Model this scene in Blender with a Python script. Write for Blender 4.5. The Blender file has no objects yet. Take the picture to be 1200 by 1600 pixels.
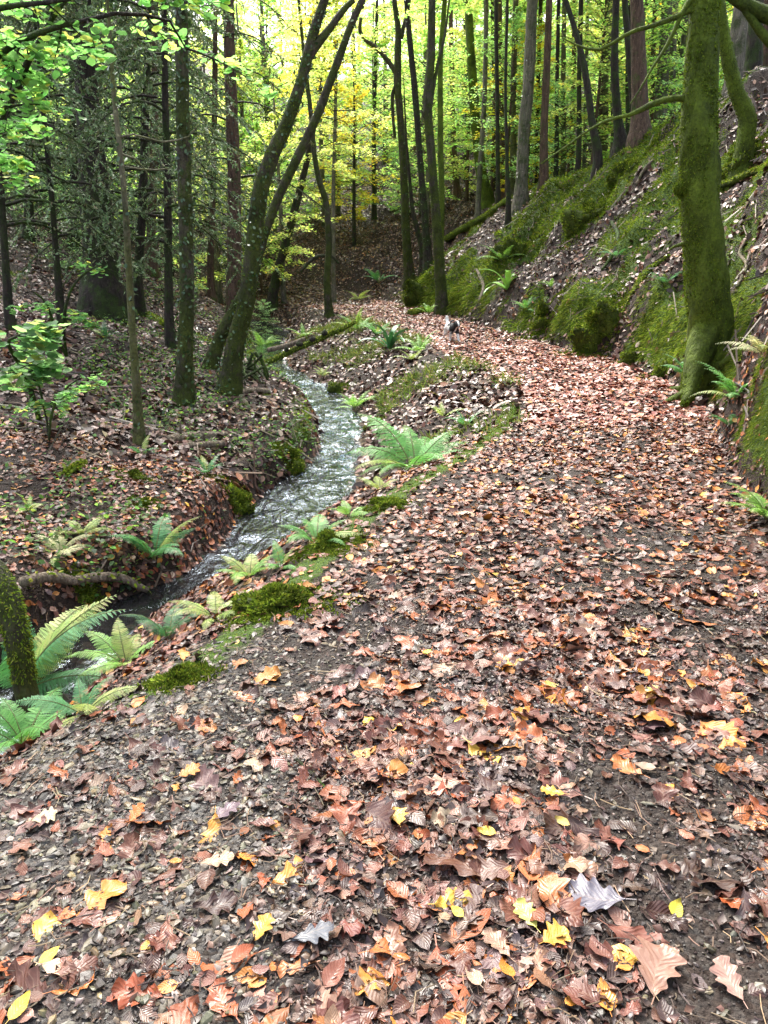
import bpy, math, random
import numpy as np
PI = math.pi
rng = np.random.default_rng(11)
random.seed(11)
scene = bpy.context.scene
COL = scene.collection

# ------------------------------------------------------------------ camera
PITCH = math.radians(18.4)
F = 1202.0
CAMZ = 1.5
cam_d = bpy.data.cameras.new('camera')
cam = bpy.data.objects.new('camera', cam_d)
COL.objects.link(cam)
cam.location = (0, 0, CAMZ)
cam.rotation_euler = (PI / 2 - PITCH, 0, 0)
cam_d.sensor_fit = 'VERTICAL'
cam_d.sensor_height = 36.0
cam_d.sensor_width = 27.0
cam_d.lens = F / 1600 * 36
cam_d.clip_start = 0.05
cam_d.clip_end = 500
scene.camera = cam

def ray(u, v):
    a = (u - 600) / F
    b = -(v - 800) / F
    return np.array([a, b * math.sin(PITCH) + math.cos(PITCH), b * math.cos(PITCH) - math.sin(PITCH)])

def at(u, v, y):
    d = ray(u, v)
    t = y / d[1]
    return np.array([d[0] * t, y, CAMZ + d[2] * t])

# ------------------------------------------------------------------ noise
_tab = np.random.default_rng(3).random((256, 256))
def vnoise(x, y, s=0):
    x = np.asarray(x, float) + s * 17.31
    y = np.asarray(y, float) + s * 9.77
    xi = np.floor(x).astype(int); yi = np.floor(y).astype(int)
    fx = x - xi; fy = y - yi
    fx = fx * fx * (3 - 2 * fx); fy = fy * fy * (3 - 2 * fy)
    a = _tab[xi & 255, yi & 255]; b = _tab[(xi + 1) & 255, yi & 255]
    c = _tab[xi & 255, (yi + 1) & 255]; d = _tab[(xi + 1) & 255, (yi + 1) & 255]
    return (a * (1 - fx) + b * fx) * (1 - fy) + (c * (1 - fx) + d * fx) * fy - 0.5
def fbm(x, y, s=0, o=3):
    r = 0; amp = 1.0
    for k in range(o):
        r = r + amp * vnoise(np.asarray(x) * 2 ** k, np.asarray(y) * 2 ** k, s + k * 3)
        amp *= 0.5
    return r

def pchip(xk, yk, x):
    xk = np.asarray(xk, float); yk = np.asarray(yk, float)
    h = np.diff(xk); dl = np.diff(yk) / h
    m = np.zeros(len(xk))
    m[0] = dl[0]; m[-1] = dl[-1]
    for i in range(1, len(xk) - 1):
        if dl[i - 1] * dl[i] > 0:
            w1 = 2 * h[i] + h[i - 1]; w2 = h[i] + 2 * h[i - 1]
            m[i] = (w1 + w2) / (w1 / dl[i - 1] + w2 / dl[i])
    x = np.clip(x, xk[0], xk[-1])
    i = np.clip(np.searchsorted(xk, x) - 1, 0, len(xk) - 2)
    t = (x - xk[i]) / h[i]
    t2 = t * t; t3 = t2 * t
    return (2 * t3 - 3 * t2 + 1) * yk[i] + (t3 - 2 * t2 + t) * h[i] * m[i] + (-2 * t3 + 3 * t2) * yk[i + 1] + (t3 - t2) * h[i] * m[i + 1]

# ------------------------------------------------------------------ terrain
# every row: y, then (x, z) of: far left, left slope, bank lip, water left, bed, water right,
# path left, path right, cut top, bank middle, ridge, far right
def tab(*rows):
    a = np.array(rows, float)
    return a[:, 0], a[:, 1]
WZ = tab((-3, -.93), (4, -.90), (8, -.86), (12, -.80), (18, -.72), (26, -.60), (32, -.3))
SL = tab((-3, -3.3), (2, -2.85), (3.85, -2.3), (4.9, -2.03), (5.74, -1.58), (6.5, -1.46), (7.6, -1.20), (9.2, -.86), (11.6, -1.10), (13.2, -1.55), (14.6, -2.15), (16, -2.6), (19, -3.2), (23.5, -4.0), (26, -5.2), (29, -8.5), (32, -14))
SR = tab((-3, -2.5), (2, -2.2), (3.3, -1.95), (4.06, -1.72), (4.63, -1.64), (5.36, -1.3), (6.3, -.9), (7.4, -.4), (9.2, -.30), (11.3, -.42), (13.2, -.78), (15, -1.5), (16.5, -2.05), (20, -2.62), (23.5, -2.9), (26, -3.7), (29, -6.4), (32, -11))
PL = tab((-3, -1.0), (1.3, -.95), (1.86, -1.05), (2.3, -.9), (2.9, -.55), (3.5, -.32), (4.5, 0), (5.57, .48), (6.4, .93), (8.2, 1.5), (9.3, 1.7), (11.15, 1.45), (13.3, .98), (16.2, .5), (18.6, -.15), (22.3, -1.26), (26, -2.9), (29, -5.2), (32, -9))
PR = tab((-3, .9), (1.3, 1.2), (2, 1.45), (2.84, 1.66), (3.67, 1.98), (5.39, 2.56), (7.5, 3.2), (9.5, 3.5), (12, 3.45), (13.3, 3.05), (16, 2.55), (18.6, 2.08), (20.6, 1.66), (24.6, .8), (27.5, .2), (29.5, -.8), (32, -4))
CT = tab((-3, 1.5), (2, 2.0), (3.67, 2.4), (5.4, 2.85), (7.5, 3.55), (9.5, 3.95), (12, 3.95), (13.3, 3.6), (16, 3.15), (18.6, 2.7), (20.6, 2.2), (24.6, 1.5), (29, 1.0), (32, -1.5))
CTz = tab((-3, .5), (2, .7), (3.67, .95), (5.4, 1.15), (7.5, 1.0), (9.5, .75), (13.3, .75), (16, .7), (20.6, .6), (24.6, .6), (29, .9), (32, 1.1))
BM = tab((-3, 3.5), (5.4, 3.8), (8, 4.5), (12, 4.9), (16, 4.3), (20, 3.5), (25, 2.6), (29, 2.2), (32, 1.5))
BMz = tab((-3, 1.5), (5.4, 1.75), (8, 1.95), (12, 2.1), (16, 2.1), (20, 1.75), (25, 1.5), (29, 1.5), (32, 1.7))
RG = tab((-3, 6), (8, 6.6), (12, 6.7), (17, 6.0), (20, 5.4), (23, 4.6), (25, 4.1), (30, 3.4), (32, 3.4))
RGz = tab((-3, 3.4), (8, 3.7), (12, 4.0), (17, 4.0), (20, 3.75), (23, 3.35), (25, 3.1), (30, 2.6), (32, 2.7))
LP = tab((-3, .42), (4, .32), (8, .32), (12, .3), (20, .3), (32, .5))
L1z = tab((-3, .3), (6, .28), (9, .42), (14, .82), (20, 1.6), (26, 2.5), (32, 3.2))
def T(t, y): return pchip(t[0], t[1], y)

def make_rows():
    ys = [-2.0]
    while ys[-1] < 85:
        ys.append(ys[-1] + max(.034, .0095 * abs(ys[-1])))
    return np.array(ys)
YR = make_rows()
nseg = [40, 64, 14, 8, 8, 38, 60, 38, 52, 44, 40]
tcol = np.concatenate([np.arange(n) / n + k for k, n in enumerate(nseg)] + [[11.0]])
wob = lambda y, f, s, a: a * 2 * vnoise(y * f, y * 0 + s * 3.3, s)
X = np.zeros((len(YR), len(tcol))); Z = np.zeros_like(X)
for j, y in enumerate(YR):
    yy = min(y, 32.0)
    wz = T(WZ, yy)
    sl = T(SL, yy) + wob(y, 1.3, 5, .12); sr = T(SR, yy) + wob(y, 1.5, 6, .10)
    pl = T(PL, yy) + wob(y, 1.7, 7, .06); pr = T(PR, yy) + wob(y, 1.6, 8, .10)
    ct = max(T(CT, yy) + wob(y, 1.1, 9, .16), pr + .22); ctz = T(CTz, yy) + wob(y, .9, 10, .2)
    lip = sl - .16 - .1 * (vnoise(y * 1.2, 4.4) + .5)
    l1 = lip - 4.6
    xs = [-45, l1, lip, sl, (sl + sr) / 2, sr, pl, pr, ct, max(T(BM, yy), ct + .5), max(T(RG, yy), ct + 1.2), 45]
    l1z = T(L1z, yy)
    zs = [l1z + 12, l1z, wz + T(LP, yy), wz - .01, wz - .12, wz - .01, -.05, 0.0, ctz, T(BMz, yy), T(RGz, yy), T(RGz, yy) + 5.5]
    if y > 30:                                     # the valley side that closes the view
        k = min((y - 30) / 4, 1)
        k = k * k * (3 - 2 * k)
        xh = np.array([-45, -20, -14, -11, -9, -6, -3.5, -1, 1.2, 2.6, 4.6, 45.0])
        xs = list((1 - k) * np.array(xs) + k * xh)
        zz = np.array([12, 4.5, 2.6, 1.6, 1.1, .9, .9, 1.0, 1.4, 1.8, 2.7, 7.0])
        zs = list((1 - k) * np.array(zs) + k * zz)
    up = 0 if y < 28 else .30 * (y - 28) * (1 - math.exp(-(y - 28) / 5))
    kk = np.arange(12)
    xr = pchip(kk, xs, tcol); zr = pchip(kk, zs, tcol)
    # rounder, bulging cut bank and overhanging moss lip
    w = np.clip(tcol - 7, 0, 1) * (tcol <= 8)
    zr = zr + up * np.clip((tcol + 0.0) / 1.0, .3, 1)
    X[j] = xr; Z[j] = zr
def bump(c, w): return np.exp(-((tcol - c) / w) ** 2)
YY = np.repeat(YR[:, None], len(tcol), 1)
tt = tcol[None, :]
a_path = ((tt > 6) & (tt < 7)) * np.clip(np.minimum(tt - 6, 7 - tt) * 8, 0, 1)
a_left = np.clip((2.2 - tt) * 2.5, 0, 1)
a_bank = np.clip((tt - 5.0) * 3, 0, 1) * np.clip((5.9 - tt) * 2.5, 0, 1)
a_right = np.clip((tt - 7.05) * 4, 0, 1)
far = np.clip((YY - 10) / 20, 0, 1)
Z += a_path * (.045 * fbm(X * 1.3, YY * 1.3, 21) + .018 * fbm(X * 5, YY * 5, 22))
Z += a_left * (.16 * fbm(X * .7, YY * .7, 23) + .10 * fbm(X * 2.6, YY * 2.6, 24))
Z += a_bank * (.13 * fbm(X * 2.2, YY * 2.2, 25))
ridged = .5 - np.abs(fbm(X * 1.1, YY * 1.1, 26, 3))
Z += a_right * (.46 * fbm(X * .9, YY * .9, 27, 3) + .46 * (ridged - .25) + .16 * fbm(X * 3.2, YY * 3.2, 28, 3) + .20 * np.tanh(5 * fbm(X * .7 + 3, YY * .55, 30, 2)))
Z += np.clip((YY - 32) / 6, 0, 1) * (.8 * fbm(X * .2, YY * .2, 29))
# moss cover 0..1 on the banks
m = fbm(X * .75, YY * .75, 31, 4) + .35 * fbm(X * 3.4, YY * 3.4, 32, 2)
MOSS = a_right * np.clip((m + .03 + .17 * ((tt > 7.05) & (tt < 8.15)) + .16 * ((tt > 9.3) & (tt < 10.2)) - .1 * ((tt > 8.2) & (tt < 9.2))) * 4.5, 0, 1)
MOSS = np.maximum(MOSS, np.clip(1 - np.abs(tt - 5.92) * 9, 0, 1) * np.clip((m + .42) * 3, 0, 1) * (YY < 9) * (YY > 2.4))
MOSS = np.maximum(MOSS, np.clip(1 - np.abs(tt - 2.1) * 2.6, 0, 1) * np.clip((m + .16) * 3, 0, 1))
MOSS *= np.clip((28.5 - YY) / 2.5, 0, 1)
MOSS = np.maximum(MOSS, a_left * np.clip((m - .32) * 3, 0, 1) * (YY < 20) * .8)

# smooth normals on the grid
def grid_normals():
    gx = np.gradient(X, axis=1); gzx = np.gradient(Z, axis=1)
    gy = np.gradient(YY, axis=0); gxy = np.gradient(X, axis=0); gzy = np.gradient(Z, axis=0)
    a = np.stack([gx, np.zeros_like(gx), gzx], -1); b = np.stack([gxy, gy, gzy], -1)
    n = np.cross(a, b)
    n /= np.linalg.norm(n, axis=-1, keepdims=True) + 1e-12
    return n
NG = grid_normals()

def ground(x, y):
    x = np.atleast_1d(np.asarray(x, float)); y = np.atleast_1d(np.asarray(y, float))
    x, y = np.broadcast_arrays(x, y)
    j = np.clip(np.searchsorted(YR, y) - 1, 0, len(YR) - 2)
    f = np.clip((y - YR[j]) / (YR[j + 1] - YR[j]), 0, 1)
    out = np.zeros(x.shape)
    for r in np.unique(j):
        s = j == r
        out[s] = (1 - f[s]) * np.interp(x[s], X[r], Z[r]) + f[s] * np.interp(x[s], X[r + 1], Z[r + 1])
    return out
def gz(x, y): return float(ground(x, y)[0])
def gnormal(x, y, e=.06):
    zx = (gz(x + e, y) - gz(x - e, y)) / (2 * e); zy = (gz(x, y + e) - gz(x, y - e)) / (2 * e)
    n = np.array([-zx, -zy, 1.0])
    return n / np.linalg.norm(n)
def hit(u, v, tmax=70):
    d = ray(u, v)
    t = np.concatenate([np.arange(1, 12, .02), np.arange(12, tmax, .06)])
    p = np.array([0, 0, CAMZ])[None] + d[None] * t[:, None]
    g = ground(p[:, 0], p[:, 1])
    k = np.where(p[:, 2] <= g)[0]
    i = k[0] if len(k) else len(t) - 1
    return np.array([p[i, 0], p[i, 1], g[i]])

# ------------------------------------------------------------------ mesh accumulation
class Acc:
    def __init__(s): s.v = []; s.q = []; s.t = []; s.c = []; s.u = []; s.n = 0
    def add(s, v, q=None, t=None, c=None, u=None):
        v = np.asarray(v, np.float32).reshape(-1, 3)
        if q is not None and len(q): s.q.append(np.asarray(q, np.int64).reshape(-1, 4) + s.n)
        if t is not None and len(t): s.t.append(np.asarray(t, np.int64).reshape(-1, 3) + s.n)
        s.v.append(v)
        if c is None: c = np.ones((len(v), 3), np.float32)
        c = np.asarray(c, np.float32)
        if c.ndim == 1: c = np.repeat(c[None], len(v), 0)
        s.c.append(c)
        if u is None: u = np.zeros((len(v), 2), np.float32)
        s.u.append(np.asarray(u, np.float32))
        s.n += len(v)

def mesh(name, acc, mat, smooth=True):
    me = bpy.data.meshes.new(name)
    v = np.concatenate(acc.v)
    q = np.concatenate(acc.q) if acc.q else np.zeros((0, 4), np.int64)
    t = np.concatenate(acc.t) if acc.t else np.zeros((0, 3), np.int64)
    me.vertices.add(len(v)); me.vertices.foreach_set('co', v.ravel())
    loops = np.concatenate([q.ravel(), t.ravel()]).astype(np.int32)
    me.loops.add(len(loops)); me.loops.foreach_set('vertex_index', loops)
    me.polygons.add(len(q) + len(t))
    st = np.concatenate([np.arange(len(q)) * 4, len(q) * 4 + np.arange(len(t)) * 3]).astype(np.int32)
    me.polygons.foreach_set('loop_start', st)
    me.polygons.foreach_set('use_smooth', np.full(len(st), smooth))
    me.update(calc_edges=True)
    c = np.concatenate(acc.c)
    at_ = me.attributes.new('Col', 'FLOAT_COLOR', 'POINT')
    at_.data.foreach_set('color', np.concatenate([c, np.ones((len(c), 1), np.float32)], 1).ravel())
    u = np.concatenate(acc.u)
    au = me.attributes.new('luv', 'FLOAT_VECTOR', 'POINT')
    au.data.foreach_set('vector', np.concatenate([u, np.zeros((len(u), 1), np.float32)], 1).ravel())
    if mat: me.materials.append(mat)
    return me
def put(name, me, parent=None, loc=(0, 0, 0), rot=(0, 0, 0), scale=1.0):
    o = bpy.data.objects.new(name, me); COL.objects.link(o)
    if parent: o.parent = parent
    o.location = tuple(loc); o.rotation_euler = tuple(rot)
    o.scale = (scale,) * 3 if np.isscalar(scale) else tuple(scale)
    return o
def obj(name, acc, mat, parent=None, loc=(0, 0, 0), smooth=True): return put(name, mesh(name, acc, mat, smooth), parent, loc)
def tag(o, label=None, cat=None, group=None, kind=None):
    if label: o['label'] = label
    if cat: o['category'] = cat
    if group: o['group'] = group
    if kind: o['kind'] = kind
    return o
def thing(name, label, cat, loc, group=None, rz=0):
    o = bpy.data.objects.new(name, None); COL.objects.link(o)
    o.empty_display_size = .2
    o.location = tuple(loc); o.rotation_euler = (0, 0, rz)
    return tag(o, label, cat, group)

def norm(a):
    a = np.asarray(a, float)
    return a / (np.linalg.norm(a, axis=-1, keepdims=True) + 1e-9)
def resample(pts, step):
    pts = np.asarray(pts, float)
    d = np.concatenate([[0], np.cumsum(np.linalg.norm(np.diff(pts[:, :3], axis=0), axis=1))])
    n = max(int(d[-1] / step), 3)
    s = np.linspace(0, d[-1], n + 1)
    return np.stack([pchip(d, pts[:, k], s) for k in range(pts.shape[1])], 1)
def tube(acc, pts, rad, segs=8, rough=0.0, seed=0, col=None, cap=True, twist=0):
    pts = np.asarray(pts, float); rad = np.broadcast_to(np.asarray(rad, float), (len(pts),))
    tan = norm(np.gradient(pts, axis=0))
    ref = np.array([1.0, 0, 0]) if abs(tan[0][0]) < .8 else np.array([0, 1.0, 0])
    n0 = norm(np.cross(tan[0], ref)); N = [n0]
    for i in range(1, len(pts)):
        n0 = norm(n0 - tan[i] * np.dot(n0, tan[i])); N.append(n0)
    N = np.array(N); B = np.cross(tan, N)
    a = np.arange(segs) / segs * 2 * PI
    s = np.concatenate([[0], np.cumsum(np.linalg.norm(np.diff(pts, axis=0), axis=1))])
    r = np.repeat(rad[:, None], segs, 1)
    if rough:
        ca, sa = np.cos(a)[None], np.sin(a)[None]
        R0 = max(rad.mean(), 1e-4)
        q = s[:, None] / (R0 * 2.5)
        r = r * (1 + rough * (1.4 * fbm(ca * 1.1 + q, sa * 1.1 + seed + 0 * q, seed, 2) + .8 * fbm(ca * 3 + q * 2.4, sa * 3 + 0 * q + seed * 2, seed + 5, 2)))
    v = pts[:, None] + r[..., None] * (np.cos(a)[None, :, None] * N[:, None] + np.sin(a)[None, :, None] * B[:, None])
    v = v.reshape(-1, 3)
    i = np.arange(len(pts) - 1)[:, None] * segs; k = np.arange(segs)[None]; k2 = (k + 1) % segs
    q = np.stack([i + k, i + k2, i + segs + k2, i + segs + k], -1).reshape(-1, 4)
    t = []
    if cap:
        v = np.concatenate([v, pts[[-1]] + tan[[-1]] * rad[-1] * .5, pts[[0]] - tan[[0]] * rad[0] * .3])
        e = (len(pts) - 1) * segs; m_ = len(pts) * segs
        t = [(e + x, e + (x + 1) % segs, m_) for x in range(segs)] + [((x + 1) % segs, x, m_ + 1) for x in range(segs)]
    uv = np.zeros((len(v), 2), np.float32)
    uv[:len(pts) * segs, 0] = np.tile(np.arange(segs) / segs, len(pts)); uv[:len(pts) * segs, 1] = np.repeat(s, segs)
    acc.add(v, q, t, col, uv)
    return pts, rad, tan

# ------------------------------------------------------------------ leaf shapes
def leaf_shape(kind, ns, na, curl=.2, fold=.25, rip=.03, seed=0, petiole=True):
    r = np.random.default_rng(seed)
    v = np.linspace(0, 1, ns)
    if kind == 'beech':
        w = .33 * np.sin(PI * np.clip(v, 0, 1) ** .82) ** .85 * (1 - .25 * v)
        w = w * (1 + .03 * np.cos(2 * PI * v * 8))
    elif kind == 'oak':
        env = .33 * np.sin(PI * v ** 1.35) ** .7 + .012
        lob = .80 + .20 * np.cos(2 * PI * (v * 4.2 + .2)) * np.clip(v * 6 - .4, 0, 1)
        w = env * lob
    elif kind == 'wideoak':
        env = .45 * np.sin(PI * v ** 1.3) ** .7 + .012
        lob = .79 + .21 * np.cos(2 * PI * (v * 3.7 + .25)) * np.clip(v * 6 - .4, 0, 1)
        w = env * lob
    elif kind == 'hazel':
        w = .40 * np.sin(PI * v ** .78) ** .75 * (1 + .06 * np.cos(2 * PI * v * 5))
    elif kind == 'round':
        w = .44 * np.sin(PI * v ** .9) ** .6
    else:
        w = .3 * np.sin(PI * v)
    w[0] = max(w[0], .006); w[-1] = max(w[-1] * 0, .004)
    s = np.linspace(-1, 1, na)
    sw, vv = np.meshgrid(s, v)
    ww = w[:, None]
    asym = 1 + .12 * r.normal() * np.sign(sw)
    ph = r.random() * 6
    x = sw * ww * asym + .05 * r.normal() * np.sin(PI * vv)
    y = vv - .5 + (.22 * np.abs(sw) * ww if 'oak' in kind else .10 * np.abs(sw) * ww)
    z = fold * np.abs(sw) * ww * 1.2 + curl * ((vv - .5) ** 2 * 2.2 - .2) + rip * np.sin(vv * 17 + ph + sw * 2) * np.abs(sw) + .06 * r.normal() * sw * vv
    P = np.stack([x, y, z], -1).reshape(-1, 3)
    U = np.stack([sw * .5 + .5, vv], -1).reshape(-1, 2)
    i = np.arange(ns - 1)[:, None] * na; k = np.arange(na - 1)[None]
    Q = np.stack([i + k, i + k + 1, i + na + k + 1, i + na + k], -1).reshape(-1, 4)
    if petiole:
        b = len(P); zz = P[na // 2][2]
        P = np.concatenate([P, [[-.01, -.5, zz], [.01, -.5, zz], [.012, -.68, zz + .03], [-.006, -.68, zz + .03]]])
        U = np.concatenate([U, [[.5, 0]] * 4])
        Q = np.concatenate([Q, [[b, b + 1, b + 2, b + 3]]])
    return P, Q, U
def kite():
    P = np.array([[0, -.5, 0], [.33, -.02, .06], [0, .5, -.04], [-.33, -.02, .06]], float)
    return P, np.array([[0, 1, 2, 3]]), np.array([[.5, 0], [1, .5], [.5, 1], [0, .5]])
def folded():
    P = np.array([[0, -.5, 0], [.30, -.2, .07], [.27, .2, .06], [0, .5, -.02], [-.27, .2, .08], [-.30, -.2, .06], [0, 0, -.02]], float)
    return P, np.array([[0, 1, 2, 6], [2, 3, 4, 6], [4, 5, 0, 6]]), np.array([[.5, 0], [1, .3], [1, .7], [.5, 1], [0, .7], [0, .3], [.5, .5]])

def frames(nrm, tip):
    n = norm(nrm); t = norm(tip - n * np.sum(tip * n, -1, keepdims=True)); x = np.cross(t, n)
    return np.stack([x, t, n], -1)          # columns
def scatter(acc, shape, pos, fr, size, col):
    P, Q, U = shape
    size = np.asarray(size, float)
    if size.ndim == 1: size = np.repeat(size[:, None], 3, 1)
    V = np.einsum('nij,nkj->nki', fr, P[None] * size[:, None, :]) + pos[:, None]
    n, k = V.shape[:2]
    q = (Q[None] + (np.arange(n) * k)[:, None, None])
    kw = dict(q=q.reshape(-1, 4)) if Q.shape[1] == 4 else dict(t=q.reshape(-1, 3))
    acc.add(V.reshape(-1, 3), c=np.repeat(col, k, 0), u=np.tile(U, (n, 1)), **kw)
def rand_dirs(n): return norm(rng.normal(size=(n, 3)))
def palette(n, cols, w, var=.18):
    cols = np.array(cols, float); w = np.array(w, float); w /= w.sum()
    c = cols[rng.choice(len(cols), n, p=w)]
    c = c * (1 + var * rng.normal(size=(n, 1))) * (1 + var * .35 * rng.normal(size=(n, 3)))
    return np.clip(c, .004, .95)

# ------------------------------------------------------------------ materials
class NT:
    def __init__(s, name):
        s.m = bpy.data.materials.new(name); s.m.use_nodes = True
        s.t = s.m.node_tree; s.t.nodes.clear()
        s.out = s.n('ShaderNodeOutputMaterial')
    def n(s, ty, props=None, **inp):
        nd = s.t.nodes.new(ty)
        for k, v in (props or {}).items(): setattr(nd, k, v)
        for k, v in inp.items():
            s.i(nd, k.replace('_', ' '), v)
        return nd
    def i(s, nd, key, v):
        if key.isdigit(): sock = nd.inputs[int(key)]
        else: sock = nd.inputs[key]
        if isinstance(v, bpy.types.NodeSocket): s.t.links.new(v, sock)
        elif isinstance(v, bpy.types.Node): s.t.links.new(v.outputs[0], sock)
        else: sock.default_value = v
    def attr(s, name): return s.n('ShaderNodeAttribute', {'attribute_name': name})
    def noise(s, scale, detail=3, rough=.55, vec=None, dist=0):
        nd = s.n('ShaderNodeTexNoise', None, Scale=scale, Detail=detail, Roughness=rough, Distortion=dist)
        if vec is not None: s.i(nd, 'Vector', vec)
        return nd
    def pos(s): return s.n('ShaderNodeNewGeometry').outputs['Position']
    def objc(s): return s.n('ShaderNodeTexCoord').outputs['Object']
    def ramp(s, fac, stops, interp='LINEAR'):
        nd = s.n('ShaderNodeValToRGB', None, Fac=fac)
        cr = nd.color_ramp; cr.interpolation = interp
        while len(cr.elements) < len(stops): cr.elements.new(.5)
        for e, (p, c) in zip(cr.elements, stops):
            e.position = p; e.color = (c[0], c[1], c[2], 1) if not np.isscalar(c) else (c, c, c, 1)
        return nd.outputs['Color']
    def math(s, op, a, b=0.0, c=None):
        nd = s.n('ShaderNodeMath', {'operation': op}); s.i(nd, '0', a); s.i(nd, '1', b)
        if c is not None: s.i(nd, '2', c)
        return nd.outputs[0]
    def mix(s, fac, a, b, blend='MIX'):
        nd = s.n('ShaderNodeMix', {'data_type': 'RGBA', 'blend_type': blend})
        s.i(nd, '0', fac); s.i(nd, '6', a); s.i(nd, '7', b)
        return nd.outputs[2]
    def bump(s, h, strength=.5, dist=.01):
        return s.n('ShaderNodeBump', None, Height=h, Strength=strength, Distance=dist).outputs[0]
    def pbsdf(s, **k): return s.n('ShaderNodeBsdfPrincipled', None, **k)
    def done(s, sh): s.i(s.out, 'Surface', sh); return s.m
def C4(r, g, b): return (r, g, b, 1)

def mat_litter(name, veins):
    m = NT(name)
    col = m.attr('Col').outputs['Color']
    nz = m.noise(55, 3, .6, m.pos()).outputs[0]
    col = m.mix(m.math('MULTIPLY', nz, .55), col, m.mix(1.0, col, C4(.45, .36, .34), 'MULTIPLY'))
    kw = {}
    if veins:
        sep = m.n('ShaderNodeSeparateXYZ'); m.i(sep, 'Vector', m.attr('luv').outputs['Vector'])
        au = m.math('ABSOLUTE', m.math('SUBTRACT', sep.outputs[0], .5))
        mid = m.math('LESS_THAN', au, .035)
        lat = m.math('FRACT', m.math('SUBTRACT', m.math('MULTIPLY', sep.outputs[1], 8.0), m.math('MULTIPLY', au, 4.4)))
        tri = m.math('ABSOLUTE', m.math('SUBTRACT', lat, .5))
        latl = m.math('LESS_THAN', tri, .07)
        vein = m.math('MAXIMUM', mid, latl)
        col = m.mix(m.math('MULTIPLY', vein, .22), col, m.mix(.5, col, C4(.42, .30, .20)))
        h = m.math('ADD', m.math('MULTIPLY', tri, -1.4), m.math('MULTIPLY', m.noise(90, 2, .5, m.pos()).outputs[0], .8))
        kw['Normal'] = m.bump(h, .35, .003)
    rough = m.n('ShaderNodeMapRange', None, Value=m.noise(20, 2, .5, m.pos()).outputs[0], From_Min=.3, From_Max=.7, To_Min=.26, To_Max=.6).outputs[0]
    b = m.pbsdf(Base_Color=col, Roughness=rough, Specular_IOR_Level=.42, **kw)
    return m.done(b)
def mat_leaf(name, trans=.45, rough=.45, spec=.4):
    m = NT(name)
    col = m.attr('Col').outputs['Color']
    b = m.pbsdf(Base_Color=col, Roughness=rough, Specular_IOR_Level=spec)
    tr = m.n('ShaderNodeBsdfTranslucent', None, Color=m.mix(1.0, col, C4(1.5, 1.5, 1.1), 'MULTIPLY'))
    return m.done(m.n('ShaderNodeMixShader', None, **{'0': trans, '1': b, '2': tr}))
def mat_bark(name, c1, c2, moss=.5, mossc=(.045, .085, .012), stripes=False, scale=1.0):
    m = NT(name); p = m.objc()
    mp = m.n('ShaderNodeMapping', None, Vector=p, Scale=(9 * scale, 9 * scale, 1.6 * scale))
    n1 = m.noise(2.2, 6, .65, mp.outputs[0]).outputs[0]
    n2 = m.noise(14, 5, .6, p).outputs[0]
    col = m.ramp(n1, [(.3, c1), (.7, c2)])
    col = m.mix(m.ramp(m.noise(22, 3, .5, p).outputs[0], [(.62, 0), (.70, 1)]), col, C4(c2[0] * 1.5, c2[1] * 1.6, c2[2] * 1.5))
    g = m.n('ShaderNodeSeparateXYZ'); m.i(g, 'Vector', p)
    mk = m.math('ADD', m.noise(2.6, 5, .65, p).outputs[0], m.math('MULTIPLY', m.noise(11, 3, .6, p).outputs[0], .35))
    mk = m.math('SUBTRACT', mk, m.math('MULTIPLY', g.outputs[2], .018))
    lo = .95 - moss * .75
    mf = m.ramp(mk, [(max(lo - .07, 0), 0), (min(lo + .09, 1), 1)])
    mcol = m.ramp(m.noise(38, 4, .7, p).outputs[0], [(.25, (mossc[0] * .45, mossc[1] * .45, mossc[2] * .5)), (.75, (mossc[0] * 1.5, mossc[1] * 1.4, mossc[2] * 1.2))])
    lowf = m.ramp(m.noise(3.3, 4, .65, p).outputs[0], [(.32, .38), (.68, 1.35)])
    mcol = m.mix(1.0, mcol, lowf, 'MULTIPLY')
    col = m.mix(mf, col, mcol)
    h = m.math('ADD', m.math('MULTIPLY', n1, 1.2), m.math('MULTIPLY', n2, .5))
    b = m.pbsdf(Base_Color=col, Roughness=.8, Specular_IOR_Level=.25, Normal=m.bump(h, 1.0, .06))
    return m.done(b)

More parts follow.
